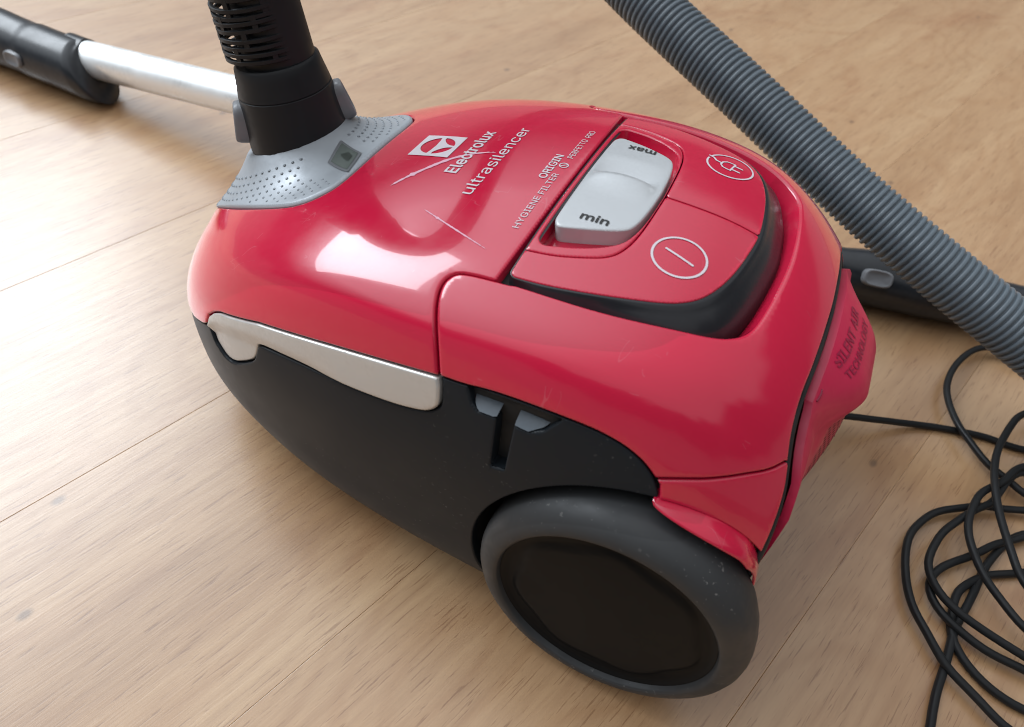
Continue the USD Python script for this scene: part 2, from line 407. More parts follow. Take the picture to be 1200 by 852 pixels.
def panel(P, h=.003, gap=.0005, r=.0012, thick=.005, off=0.0, disp=None, step=.0016):
    """A shell of the body surface over the polygon P, its rim rounded and turned in. Returns (vertices, faces, normals)."""
    P = P.buffer(-gap)
    if isinstance(P, MultiPolygon): P = max(P.geoms, key=lambda g: g.area)
    rings = []; K = 4
    for k in range(K + 1):
        th = k / K * math.pi / 2
        q = P if k == 0 else P.buffer(-r * (1 - math.cos(th)))
        for a in ring_pts(q, step): rings.append((k, r * (1 - math.sin(th)), a))
    x0, y0, x1, y1 = P.bounds
    gx, gy = np.meshgrid(np.arange(x0 + h * .37, x1, h), np.arange(y0 + h * .41, y1, h), indexing='ij')
    inner = P.buffer(-(r + h * .45))
    keep = shapely.contains_xy(inner, gx.ravel(), gy.ravel())
    gi = np.stack([gx.ravel()[keep], gy.ravel()[keep]], 1)
    pts = np.vstack([a for _, _, a in rings] + [gi]); dep = np.concatenate([np.full(len(a), d) for _, d, a in rings] + [np.zeros(len(gi))])
    nr = sum(len(a) for _, _, a in rings)
    T = Delaunay(pts).simplices; c = pts[T].mean(1)
    T = T[shapely.contains_xy(P.buffer(1e-6), c[:, 0], c[:, 1])]
    a, b, cc = pts[T[:, 0]], pts[T[:, 1]], pts[T[:, 2]]
    area = (b[:, 0] - a[:, 0]) * (cc[:, 1] - a[:, 1]) - (b[:, 1] - a[:, 1]) * (cc[:, 0] - a[:, 0])
    T = T[np.abs(area) > 1e-13]; area = area[np.abs(area) > 1e-13]
    T[area < 0] = T[area < 0][:, ::-1]
    u, v = pts[:, 0] / LU, pts[:, 1] / LV
    base, n = S(u, v), NRM(u, v)
    o = off - dep
    if disp is not None: o = o + disp(base, u, v)
    V = base + n * (o[:, None] if np.ndim(o) == 1 else 0)
    _, _, mn = meshkit.arrays((V, T), True)
    flip = np.sum(mn * n, 1).mean() < 0
    if flip: T = T[:, ::-1]; mn = -mn
    N = n.copy(); N[:nr] = mn[:nr]
    if disp is not None: N = mn
    # rim turned in
    SV, SN, SF = [], [], []; m = len(V); i = 0
    for k, d, ring in rings:
        if k == 0:
            idx = np.arange(i, i + len(ring)); top = V[idx]; uu, vv = u[idx], v[idx]
            t = thick(top, uu, vv) if callable(thick) else thick
            down = top - n[idx] * np.reshape(t, (-1, 1))
            tang = np.roll(top, -1, 0) - np.roll(top, 1, 0); out = np.cross(tang, n[idx]); out /= np.linalg.norm(out, axis=1)[:, None] + 1e-12
            # outward: away from the polygon
            tp = np.roll(ring, -1, 0) - np.roll(ring, 1, 0); L = len(ring)
            probe = ring + 2e-4 * np.stack([tp[:, 1], -tp[:, 0]], 1) / (np.linalg.norm(tp, axis=1)[:, None] + 1e-12)
            outside = ~shapely.contains_xy(P, probe[:, 0], probe[:, 1])
            s = 1.0 if outside.mean() > .5 else -1.0
            # is `out` along probe? map probe to space
            pr = S(probe[:, 0] / LU, probe[:, 1] / LV) - base[idx]
            sg = np.sign(np.sum(pr * out)) * s
            out = out * sg
            j = np.arange(L); j2 = (j + 1) % L
            f = np.concatenate([np.stack([j, j2, L + j2], 1), np.stack([j, L + j2, L + j], 1)])
            tri = np.vstack([top, down])[f[0]]; fn = np.cross(tri[1] - tri[0], tri[2] - tri[0])
            fn_all = np.cross(np.vstack([top, down])[f[:, 1]] - np.vstack([top, down])[f[:, 0]], np.vstack([top, down])[f[:, 2]] - np.vstack([top, down])[f[:, 0]])
            if np.sum(fn_all[:L] * out) < 0: f = f[:, ::-1]
            SV += [top, down]; SN += [out, out]; SF.append(f + m); m += 2 * L
        i += len(ring)
    return np.vstack([V] + SV), np.vstack([T] + SF), np.vstack([N] + SN)


def ppart(parent, name, m, mat, **k):
    return part(parent, name, (m[0], m[1]), mat, normals=m[2], **k)


def sym(half):
    """half outline given from the near side inwards (v<0) to the centre line; returns it with its mirror image"""
    h = list(half); return h + [(a, -b) for a, b in h[::-1]]


def decal(shape, z=0.0003, seg=.0015):
    """flat shape in plan (x, y) -> sheet lying on the upper surface"""
    V, F, n = [], [], 0
    for g in getattr(shape, 'geoms', [shape]):
        if g.is_empty or g.area < 1e-10: continue
        v, f = trimesh.creation.triangulate_polygon(g.segmentize(seg), engine='earcut')
        V.append(v); F.append(f + n); n += len(v)
    v = np.vstack(V); f = np.vstack(F)
    v3, f = trimesh.remesh.subdivide_to_size(np.c_[v, 0 * v[:, 0]], f, .006, max_iter=8)
    uu, vv = uv_of_xy(v3[:, 0], v3[:, 1])
    nn = NRM(uu, vv); P = S(uu, vv) + nn * z
    tri = np.cross(P[f[:, 1]] - P[f[:, 0]], P[f[:, 2]] - P[f[:, 0]])
    if tri[:, 2].sum() < 0: f = f[:, ::-1]
    return P, f, nn


def text_shape(text, height, bold=False):
    """lettering as a shapely shape, centred on the origin, reading along +a"""
    m = meshkit.text_mesh(text, height, .001, bold)
    v, f = np.array(m.vertices), np.array(m.faces)
    top = f[(v[f][:, :, 2].min(1) > .0005)]
    s = unary_union([Polygon(v[t][:, :2]).buffer(1e-6) for t in top if Polygon(v[t][:, :2]).area > 1e-12])
    x0, y0, x1, y1 = s.bounds
    return shapely.affinity.translate(s, -(x0 + x1) / 2, 0).simplify(height * .012)


def place(shape, x, y, right, up, sx=1.0):
    """shape's a axis along right, b axis along up (unit vectors in plan)"""
    return shapely.affinity.affine_transform(shape, [right[0] * sx, up[0], right[1] * sx, up[1], x, y])


# ------------------------------------------------------------------ outlines on the body
LID_LINE = [(0.5775, -0.1897), (0.5795, -0.1415), (0.5810, -0.1002), (0.5822, -0.0476), (0.5825, 0.0000)]
LID_CORNER = [(0.5602, -0.1904), (0.5471, -0.1927), (0.5391, -0.2001), (0.5346, -0.2180), (0.5344, -0.2471), (0.5373, -0.2875), (0.5410, -0.3358), (0.5499, -0.4513), (0.5599, -0.5315), (0.5631, -0.5406)]
STRIP_TOP = [(0.5631, -0.5406), (0.4938, -0.5520), (0.4268, -0.5634), (0.3461, -0.5763), (0.2746, -0.6026), (0.2615, -0.6134), (0.2512, -0.6316), (0.2469, -0.6594)]
STRIP_BOT = [(0.2611, -0.6980), (0.2882, -0.7306), (0.3294, -0.6858), (0.3404, -0.6677), (0.3430, -0.6469), (0.3450, -0.6324), (0.3525, -0.6268), (0.3704, -0.6249), (0.4113, -0.6233), (0.4665, -0.6262), (0.5253, -0.6217), (0.5549, -0.6131), (0.5631, -0.6066), (0.5692, -0.5964), (0.5699, -0.5853), (0.5667, -0.5570)]
BORDER = [(0.5631, -0.5406), (0.5887, -0.5398), (0.6092, -0.5331), (0.6474, -0.5295), (0.6797, -0.5288), (0.7039, -0.5297), (0.7266, -0.5362), (0.7459, -0.5486), (0.7590, -0.5632), (0.7648, -0.5730)]
RSEAM = [(0.7644, -0.5687), (0.7865, -0.5489), (0.8087, -0.5260), (0.8314, -0.4888), (0.8570, -0.4267), (0.8717, -0.3423)]
EDGE = [(0.8650, 0.0000), (0.8628, -0.0909), (0.8602, -0.1550), (0.8657, -0.2434), (0.8728, -0.3164), (0.8776, -0.3742), (0.8837, -0.4495), (0.8908, -0.5704), (0.8899, -0.6490), (0.8859, -0.7502), (0.8820, -0.8500), (0.8800, -1.0000)]
PANEL_OUT = [(0.5840, -0.1736), (0.6140, -0.1730), (0.6496, -0.1629), (0.6834, -0.1498), (0.7143, -0.1368), (0.7307, -0.1232), (0.7419, -0.1068), (0.7513, -0.0827), (0.7591, -0.0517), (0.7645, -0.0118), (0.7650, 0.0000)]
WELL = [(0.5905, -0.1864), (0.6427, -0.1881), (0.6900, -0.1815), (0.7355, -0.1683), (0.7630, -0.1550), (0.7804, -0.1351), (0.7899, -0.1145), (0.7957, -0.0774), (0.8003, -0.0239), (0.8010, 0.0000)]
SEAM = [(0.5837, -0.1208), (0.6097, -0.1185), (0.6332, -0.1091), (0.6544, -0.0974), (0.6640, -0.0787), (0.6690, -0.0495), (0.6708, 0.0000)]
POCKET = [(0.5895, 0.0000), (0.5895, -0.0946), (0.5910, -0.1049), (0.5944, -0.1068), (0.6286, -0.0965), (0.6559, -0.0768), (0.6637, -0.0589), (0.6678, -0.0343), (0.6690, 0.0000)]
SLIDER = [(0.5920, 0.0000), (0.5925, -0.0683), (0.5945, -0.0754), (0.5990, -0.0768), (0.6269, -0.0688), (0.6545, -0.0580), (0.6614, -0.0486), (0.6651, -0.0269), (0.6665, 0.0000)]
COLLAR = [(0.0500, 0.0000), (0.0607, -0.1186), (0.0858, -0.1765), (0.1305, -0.1791), (0.2517, -0.1424), (0.3017, -0.1297), (0.3233, -0.1174), (0.3386, -0.0989), (0.3528, -0.0692), (0.3530, 0.0000)]



def chaikin(pts, n=2):
    p = np.array(pts, float)
    for _ in range(n):
        q = .75 * p[:-1] + .25 * p[1:]; r = .25 * p[:-1] + .75 * p[1:]
        p = np.vstack([p[:1], np.stack([q, r], 1).reshape(-1, 2), p[-1:]])
    return [tuple(a) for a in p]


def spline(pts, n=8):
    p = np.array(pts, float); t = np.r_[0, np.cumsum(np.linalg.norm(np.diff(p, axis=0), axis=1) ** .5)]
    f = PchipInterpolator(t, p)
    return [tuple(a) for a in f(np.interp(np.linspace(0, len(p) - 1, (len(p) - 1) * n + 1), np.arange(len(p)), t))]


PANEL_OUT = chaikin(PANEL_OUT); WELL = chaikin(WELL); BORDER = chaikin(BORDER); RSEAM = chaikin(RSEAM); COLLAR = chaikin(COLLAR); SEAM = chaikin(SEAM, 3)
LID_CORNER = chaikin(LID_CORNER); POCKET = chaikin(POCKET, 3); SLIDER = chaikin(SLIDER, 3); STRIP_BOT = chaikin(STRIP_BOT); EDGE_C = chaikin(EDGE, 2)
WHEEL_C = np.array([0.0, -0.15, 0.0742]); WHEEL_R = .075
NOSE_LOW = [(0.2366, -0.6705), (0.2005, -0.6916), (0.1506, -0.7013), (0.0605, -0.7108), (0.0004, -0.7106)]


def wheel_hole(r):
    t = np.linspace(0, 2 * np.pi, 90, endpoint=False)
    x, z = r * np.cos(t), .075 + r * np.sin(t)
    k = z > .03
    u, v = uv_of_xz(x[k], z[k])
    pts = list(zip(u, v))
    pts += [(pts[-1][0], -1.05), (pts[0][0], -1.05)]
    return Polygon([(a * LU, b * LV) for a, b in pts]).convex_hull


vac = thing('vacuum_cleaner', 'glossy red canister vacuum cleaner with black sides and large rear wheels on wood floor', 'vacuum cleaner')

# ---- inner hull, seen only as the black of the gaps
def core():
    uu = np.linspace(.0, .872, 90); vv = np.linspace(-1, 1, 121)
    U, V = np.meshgrid(uu, vv, indexing='ij')
    P = S(U, V) - NRM(U, V) * .0062
    nu, nv = P.shape[:2]
    Q = P.reshape(-1, 3); F = grid_faces(nu, nv, True)
    c0, c1 = P[0].mean(0), P[-1].mean(0)
    Q = np.vstack([Q, c0, c1]); k = np.arange(nv); k2 = (k + 1) % nv
    F = np.vstack([F, np.stack([np.full(nv, nu * nv), k, k2], 1), np.stack([np.full(nv, nu * nv + 1), (nu - 1) * nv + k2, (nu - 1) * nv + k], 1)])
    t = trimesh.Trimesh(Q, F, process=False)
    if t.volume < 0: F = F[:, ::-1]
    m = manifold3d.Manifold(manifold3d.Mesh(Q.astype(np.float32), F.astype(np.uint32)))
    well = sym(WELL); wxy = S(np.array([a for a, b in well]), np.array([b for a, b in well]))[:, :2]
    wp = Polygon(wxy).buffer(.001)
    def prism(pol, z0, z1):
        cs = manifold3d.CrossSection([np.array(pol.exterior.coords)[:-1]])
        if cs.area() < 0: pass
        return manifold3d.Manifold.extrude(cs, z1 - z0).translate([0, 0, z0])
    m = m - prism(shapely.geometry.polygon.orient(wp), .178, .3)
    for s in (-1, 1):
        cyl = manifold3d.Manifold.cylinder(.07, .0795, .0795, 64).rotate([90, 0, 0]).translate([0, s * .135 + .035, .075])
        m = m - cyl
        slot = manifold3d.Manifold.cube([.03, .02, .055], True).translate([-.075, s * .132, .158])
        m = m - slot
    return m


part(vac, 'chassis', core(), 'core', smooth=40)

# ---- lid
lid_half = [(u, v) for u, v in NOSE_LOW[::-1]] + [(0.2447, -0.6594), (0.2494, -0.6316)] + [(0.2615, -0.6134), (0.2746, -0.6026), (0.3461, -0.5763), (0.4268, -0.5634), (0.4938, -0.5520)] + LID_CORNER[::-1] + LID_LINE
LID = poly(sym(lid_half)); COL = smooth_poly(poly(sym(COLLAR)), .004)
lid = ppart(vac, 'lid', panel(LID.difference(COL), h=.0032), 'red')

# ---- silver collar round the hose socket
SOCKET = np.array([-.281, .0035, .1655]); AX = np.array([-.25, -.015, .97]); AX = AX / np.linalg.norm(AX)


def collar_rise(P, u, v):
    d = np.linalg.norm((P - SOCKET) - ((P - SOCKET) @ AX)[:, None] * AX, axis=1)
    return .0150 * np.clip((.064 - d) / .034, 0, 1) ** 2


collar = ppart(vac, 'hose_collar', panel(COL, h=.0028, off=.0012, r=.0016, thick=.009, disp=collar_rise), 'silver')


def collar_dots():
    m = []
    for k, rr in enumerate(np.arange(.0385, .075, .0042)):
        n = int(2 * np.pi * rr / .0046)
        for q in range(n):
            a = 2 * np.pi * (q + .5 * (k % 2)) / n
            x, y = SOCKET[0] + rr * math.cos(a), SOCKET[1] + rr * math.sin(a)
            u, v = uv_of_xy(np.array([x]), np.array([y]))
            if not COL.buffer(-.004).contains(Point(u[0] * LU, v[0] * LV)): continue
            if -.006 + WIN[0] - .012 < x < WIN[0] + .018 and abs(y - WIN[1]) < .019: continue
            b = S(u, v); n_ = NRM(u, v); o = .0012 + collar_rise(b, u, v)
            s = .00088 - .00040 * (k / 9)
            m.append(lathe([(0.0 , s * 1.25), (.0003, s), (.00045, s * .5), (.0005, 1e-5)], (b + n_ * o[:, None])[0], n_[0], 8))
    return join(m)


WIN = np.array([-.2345, -.0165])
part(collar, 'grip_dots', collar_dots(), 'dot', smooth=60, kind='stuff')
# small bag-full window
wp = Polygon([(-.2405, -.0225), (-.2420, -.0050), (-.2290, -.0095), (-.2255, -.0285)]).buffer(.0008)
wv, wf, wn = decal(wp, .0012 + .0022)
def lift(mesh, extra):
    P = mesh[0]; u, v = uv_of_xy(P[:, 0], P[:, 1]); b = S(u, v)
    return (b + NRM(u, v) * (collar_rise(b, u, v) + .0012 + extra)[:, None], mesh[1], mesh[2])
ppart(collar, 'indicator_frame', lift(decal(wp, 0), .0005), 'grey')
ppart(collar, 'indicator_window', lift(decal(wp.buffer(-.0016), 0), .0008), 'lens')
flapx = Polygon([(-.2375, -.0150), (-.2345, -.0115), (-.2310, -.0140), (-.2310, -.0190), (-.2345, -.0175)])
ppart(collar, 'indicator_flap', lift(decal(flapx, 0), .0011), 'flap')

# ---- rear shell
rear_half = LID_CORNER[::-1] + [(0.5775, -0.1897)] + WELL
rear_outer = [e for e in EDGE_C if e[1] > RSEAM[-1][1] + .002] + RSEAM[::-1] + BORDER[::-1]
ring = LID_CORNER[::-1] + [(0.5720, -0.1897), (0.5905, -0.1887)] + WELL[1:]           # from the bottom of the gap up and round the well to the centre line
ring2 = [(a, -b) for a, b in ring[::-1]]
out2 = [(a, -b) for a, b in rear_outer[::-1]]
REAR = Polygon([(a * LU, b * LV) for a, b in ring + ring2 + out2 + rear_outer]).buffer(0)
def rear_thick(P, u, v):
    w = (u > .586) & (u < .81) & (np.abs(v) < .206)
    return np.where(w, .032, .0055)
ppart(vac, 'rear_cover', panel(REAR, h=.0032, r=.0018, thick=rear_thick), 'red')

# ---- lower rear side panels
RSIDE = Polygon([(a * LU, b * LV) for a, b in RSEAM + [e for e in EDGE_C if -.86 < e[1] < RSEAM[-1][1] - .002] + [(.86, -.98), (.80, -.98), (.7774, -.6141), (.7690, -.575)]]).buffer(0).difference(wheel_hole(.0795))
if isinstance(RSIDE, MultiPolygon): RSIDE = max(RSIDE.geoms, key=lambda g: g.area)
m = panel(RSIDE, h=.003, gap=.00025)
for s in (0, 1): ppart(vac, 'rear_side_panel', mirror(m) if s else m, 'red')

# ---- black side panels with the parking slot
SIDE = Polygon([(a * LU, b * LV) for a, b in NOSE_LOW[::-1] + [(0.2447, -0.6594), (0.2494, -0.6316), (0.2615, -0.6134)] + STRIP_TOP[:5][::-1] + BORDER[1:] + [(.7717, -.588), (.7774, -.6141), (.79, -.66), (.80, -.999), (.02, -.999), (0, -.999)]]).buffer(0)
STRIP = poly(STRIP_TOP + STRIP_BOT)
STRIP = smooth_poly(STRIP, .0018)
slot_uv = poly([(0.6226, -0.5393), (0.6376, -0.5393), (0.6376, -0.5759), (0.6405, -0.6531), (0.6300, -0.6560), (0.6236, -0.5759)])
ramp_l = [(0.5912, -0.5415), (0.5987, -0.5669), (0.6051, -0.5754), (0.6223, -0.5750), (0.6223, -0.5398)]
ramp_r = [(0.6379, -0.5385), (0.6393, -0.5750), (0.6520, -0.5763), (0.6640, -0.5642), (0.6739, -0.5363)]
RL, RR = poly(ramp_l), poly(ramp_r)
NOTCH = unary_union([slot_uv, RL, RR]).buffer(.0006).buffer(-.0004)
SIDEP = SIDE.difference(STRIP).difference(wheel_hole(.0788)).difference(NOTCH)
if isinstance(SIDEP, MultiPolygon): SIDEP = max(SIDEP.geoms, key=lambda g: g.area)
m = panel(SIDEP, h=.0034, r=.0010, thick=lambda P, u, v: np.where((u > .585) & (u < .68) & (v > -.67) & (v < max(b for a, b in ramp_l + ramp_r) + .004), .011, .0055), off=-.0010)


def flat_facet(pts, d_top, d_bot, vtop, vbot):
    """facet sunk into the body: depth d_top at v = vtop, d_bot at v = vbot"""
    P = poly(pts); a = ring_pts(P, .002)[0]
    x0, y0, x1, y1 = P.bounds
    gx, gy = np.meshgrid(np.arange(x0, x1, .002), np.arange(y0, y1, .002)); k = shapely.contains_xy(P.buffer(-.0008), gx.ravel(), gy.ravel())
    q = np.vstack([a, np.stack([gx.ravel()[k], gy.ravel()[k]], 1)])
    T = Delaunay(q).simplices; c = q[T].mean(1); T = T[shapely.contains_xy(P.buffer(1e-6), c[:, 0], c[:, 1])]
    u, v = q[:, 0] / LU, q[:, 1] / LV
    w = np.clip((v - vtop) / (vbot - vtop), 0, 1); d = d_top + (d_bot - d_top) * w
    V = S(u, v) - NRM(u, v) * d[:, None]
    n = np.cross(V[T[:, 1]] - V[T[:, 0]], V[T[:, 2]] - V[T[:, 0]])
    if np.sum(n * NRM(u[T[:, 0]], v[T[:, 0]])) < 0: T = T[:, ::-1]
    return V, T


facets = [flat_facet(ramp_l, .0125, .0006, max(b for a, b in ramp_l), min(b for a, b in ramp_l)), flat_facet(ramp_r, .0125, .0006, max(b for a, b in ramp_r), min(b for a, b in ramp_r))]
sm = STRIP
def strip_disp(P, u, v):
    # crisp crease: the lower half leans in between the arch and the front
    x = u
    top = np.interp(u, [b[0] for b in STRIP_TOP[::-1]], [b[1] for b in STRIP_TOP[::-1]])
    dist = (top - v) * LV
    crease = np.interp(u, [.25, .30, .36, .42, .46, .50], [.0085, .0085, .0105, .0145, .0200, .030])
    return -.0032 * np.clip((dist - crease) / .010, 0, 1) * np.clip((.49 - u) / .06, 0, 1)
ms = panel(STRIP, h=.0022, r=.0014, gap=.0006, thick=.006, off=.0008, disp=strip_disp)
slot_back = panel(slot_uv.buffer(.0012), h=.003, gap=0, r=.0004, thick=.001, off=-.0100)
for s in (0, 1):
    sp = ppart(vac, 'side_panel', mirror(m) if s else m, 'black')
    for fct in facets: part(sp, 'slot_ramp', mirror(fct) if s else fct, 'ramp_sheen', smooth=20)
    ppart(sp, 'slot_back', mirror(slot_back) if s else slot_back, 'core')
    ppart(vac, 'trim_strip', mirror(ms) if s else ms, 'strip')

# ---- control island: handle, switch panel, slider, two foot buttons
isl = sym(PANEL_OUT)
ISL = Polygon([(a * LU, b * LV) for a, b in isl])
xy = S(np.array([a for a, b in isl]), np.array([b for a, b in isl]))[:, :2]
ISLXY = Polygon(np.vstack([xy, xy[:1]])).buffer(.004).buffer(-.008).buffer(.004)


def handle():
    # open outline (lid line side left open), resampled
    ext = ISLXY.exterior; n = 260
    pts = np.array([ext.interpolate(i / n, normalized=True).coords[0] for i in range(n)])
    if Polygon(pts).exterior.is_ccw is False: pts = pts[::-1]
    t = np.roll(pts, -1, 0) - np.roll(pts, 1, 0); o = np.stack([t[:, 1], -t[:, 0]], 1); o /= np.linalg.norm(o, axis=1)[:, None]
    front = np.clip((pts[:, 0] + .098) / .012, 0, 1)
    u, v = uv_of_xy(pts[:, 0], pts[:, 1]); z = S(u, v)[:, 2]
    rows = []
    rear = np.clip((pts[:, 0] + .06) / .045, 0, 1)
    for off, d in ((-.0040, .0008), (-.0006, .0006), (.0002, .0006), (.0010, .0010), (.0022, .0026), (.0036, .0046), (.0086, .010), (.0114, .018), (.0126, .036)):
        k = front * (0.58 + .82 * rear) if off > 0 else 1.0
        q = pts + o * (off * np.reshape(k, (-1, 1)) if off > 0 else off)
        rows.append(np.c_[q, z - d - (0 if off < 0 else 0)])
    V = np.array(rows).reshape(-1, 3); F = grid_faces(len(rows), n, True)
    nn = np.cross(V[F[:, 1]] - V[F[:, 0]], V[F[:, 2]] - V[F[:, 0]])
    c = V[F].mean(1)[:, :2] - pts.mean(0)
    if np.sum(nn[:, :2] * c) < 0: F = F[:, ::-1]
    return V, F


hd = part(vac, 'carry_handle', handle(), 'black_gloss', smooth=50)
SEAMP = poly(sym(SEAM)); POCK = smooth_poly(poly(sym(POCKET[1:-1])), .0040)
ISLS = ISL.buffer(-.0040).buffer(.0038)
sw = ISLS.intersection(SEAMP)
pk = smooth_poly(sw.buffer(0), .0003)
pad = ppart(vac, 'switch_panel', panel(pk.difference(POCK), h=.0024, gap=.0003, r=.0007, thick=lambda P, u, v: np.where(shapely.contains_xy(POCK.buffer(.0012), u * LU, v * LV), .0098, .004)), 'red')
ppart(pad, 'pocket_floor', panel(POCK.buffer(.0012), h=.003, gap=0, r=.0003, thick=.001, off=-.0092), 'red')
SL = smooth_poly(poly(sym(SLIDER[1:-1])), .0040)


def slider_disp(P, u, v):
    xc = -.078; A = np.clip(1 - ((P[:, 0] - xc) / .0175) ** 2, 0, 1)
    y = P[:, 1] - .002
    f = np.where(y < 0, np.clip((y + .018) / .018, 0, 1) ** 2, np.where(y < .0035, 1 - y / .0035 * 1.75, -.75 * np.clip((.022 - y) / .0185, 0, 1)))
    return .0044 * A ** .8 * f


sl = ppart(vac, 'suction_slider', panel(SL, h=.0013, gap=0, r=.0010, thick=.0095, off=.0006, disp=slider_disp, step=.0012), 'slider')
rest = ISLS.difference(SEAMP)
both = []
for name, a, b in (('power_button', -1, 0), ('cord_button', 0, 1)):
    half = Polygon([(.56 * LU, a * LV), (.80 * LU, a * LV), (.80 * LU, b * LV), (.56 * LU, b * LV)])
    g = rest.intersection(half)
    if isinstance(g, MultiPolygon): g = max(g.geoms, key=lambda q: q.area)
    both.append(ppart(vac, name, panel(g, h=.0026, gap=.0003, r=.0007, thick=.004), 'red'))
power, cordb = both

# ---- symbols and lettering
PY, NX = (0, 1), (-1, 0)
ringp = Point(-.0342, -.0418).buffer(.0137, 64).difference(Point(-.0342, -.0418).buffer(.0125, 64))
ppart(power, 'power_ring', decal(ringp), 'white')
ppart(power, 'power_bar', decal(LineString([(-.0415, -.0395), (-.0270, -.0440)]).buffer(.0006)), 'white')
pc = np.array([-.0322, .0515])
pr = Point(*pc).buffer(.0135, 64).difference(Point(*pc).buffer(.0124, 64))
ppart(cordb, 'plug_ring', decal(pr.difference(LineString([pc + (-.016, .003), pc + (-.009, .0045)]).buffer(.0008))), 'white')
body_ = Polygon([(-.001, -.005), (-.0035, -.0045), (-.0055, -.002), (-.0055, .002), (-.0035, .0045), (-.001, .005), (.002, .005), (.002, -.005)])
plug = unary_union([body_.difference(body_.buffer(-.001)), LineString([(.002, -.0026), (.0062, -.0026)]).buffer(.0006), LineString([(.002, .0026), (.0062, .0026)]).buffer(.0006),
                    LineString([(-.0055, 0), (-.0085, .0005), (-.011, .003), (-.0135, .0035)]).buffer(.0006)])
plug = shapely.affinity.translate(shapely.affinity.rotate(plug, -8, origin=(0, 0)), *pc)
ppart(cordb, 'plug_symbol', decal(plug), 'white')


def words(parent, text, height, x, y, length, right=PY, up=NX, bold=False, mat='white', name='lettering', z=.0003):
    s = text_shape(text, height, bold); b = s.bounds
    return ppart(parent, name, decal(place(s, x, y, right, up, length / (b[2] - b[0])), z), mat)


def emblem():
    q = Polygon([(-1, -1), (1, -1), (1, 1), (-1, 1)])
    c = Point(0, 0).buffer(.80, 48)
    domeq = c.intersection(Polygon([(-1, .22), (-.5, .12), (0, .08), (.5, .12), (1, .22), (1, 1), (-1, 1)]))
    ys = np.linspace(-1, 0.02, 16); w = .07 + .75 * ((ys + 1) / 1.02) ** 3.2
    stem = Polygon([(-a, b) for a, b in zip(w, ys)] + [(a, b) for a, b in zip(w[::-1], ys[::-1])])
    low = c.intersection(Polygon([(-1, -.06), (1, -.06), (1, -1), (-1, -1)])).difference(stem)
    return shapely.affinity.scale(q.buffer(.02), .0122, .0122, origin=(0, 0)), shapely.affinity.scale(unary_union([domeq, low]), .0122, .0122, origin=(0, 0))


sq, cut = emblem()
em = sq.difference(cut)
ppart(lid, 'emblem', decal(place(em, -.1870, .0045, PY, NX)), 'white')
words(lid, 'Electrolux', .0070, -.1618, .0025, .050, bold=True)
words(lid, 'ultrasilencer', .0066, -.1447, -.0005, .0765)
words(lid, 'ORIGIN', .0042, -.1152, .0005, .026, bold=True)
words(lid, 'HYGIENE', .0034, -.1103, -.0425, .0270)
words(lid, 'FILTER', .0034, -.1101, -.0162, .0205)
words(lid, 'PERFETTO', .0034, -.1096, .0240, .0240)
words(lid, 'PRO', .0034, -.1096, .0440, .0095)
gl = Point(-.1113, .0035).buffer(.0026).difference(Point(-.1113, .0035).buffer(.0020))
ppart(lid, 'round_mark', decal(unary_union([gl, LineString([(-.1129, .0022), (-.1098, .0048)]).buffer(.0003)])), 'white')
words(sl, 'min', .0050, -.0790, -.0385, .0145, right=(1, 0), up=(0, 1), mat='dark_print', z=.0010, bold=True)
words(sl, 'max', .0050, -.0790, .0395, .0155, right=(-1, 0), up=(0, -1), mat='dark_print', z=.0010, bold=True)
# two pale tapering streaks laid across the lid
def streak(pts, w):
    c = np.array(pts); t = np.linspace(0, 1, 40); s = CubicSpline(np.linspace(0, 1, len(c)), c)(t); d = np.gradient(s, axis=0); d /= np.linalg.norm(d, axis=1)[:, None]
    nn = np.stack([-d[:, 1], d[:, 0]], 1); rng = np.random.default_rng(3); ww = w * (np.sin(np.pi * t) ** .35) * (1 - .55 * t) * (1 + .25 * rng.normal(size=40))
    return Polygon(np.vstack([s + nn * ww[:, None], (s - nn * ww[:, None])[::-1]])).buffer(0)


ppart(lid, 'scuff_mark', decal(streak([(-.1911, -.0408), (-.1856, -.0297), (-.1793, -.0195), (-.1713, -.0082), (-.1603, .0006), (-.1508, .0043)], .00150), .0002), 'streak', label='long pale scuff curving across the lettering')
ppart(lid, 'scuff_mark', decal(streak([(-.1619, -.0561), (-.1472, -.0627), (-.1323, -.0688), (-.1182, -.0741)], .00055), .0002), 'streak', label='thin pale scratch near the rear edge of the lid')


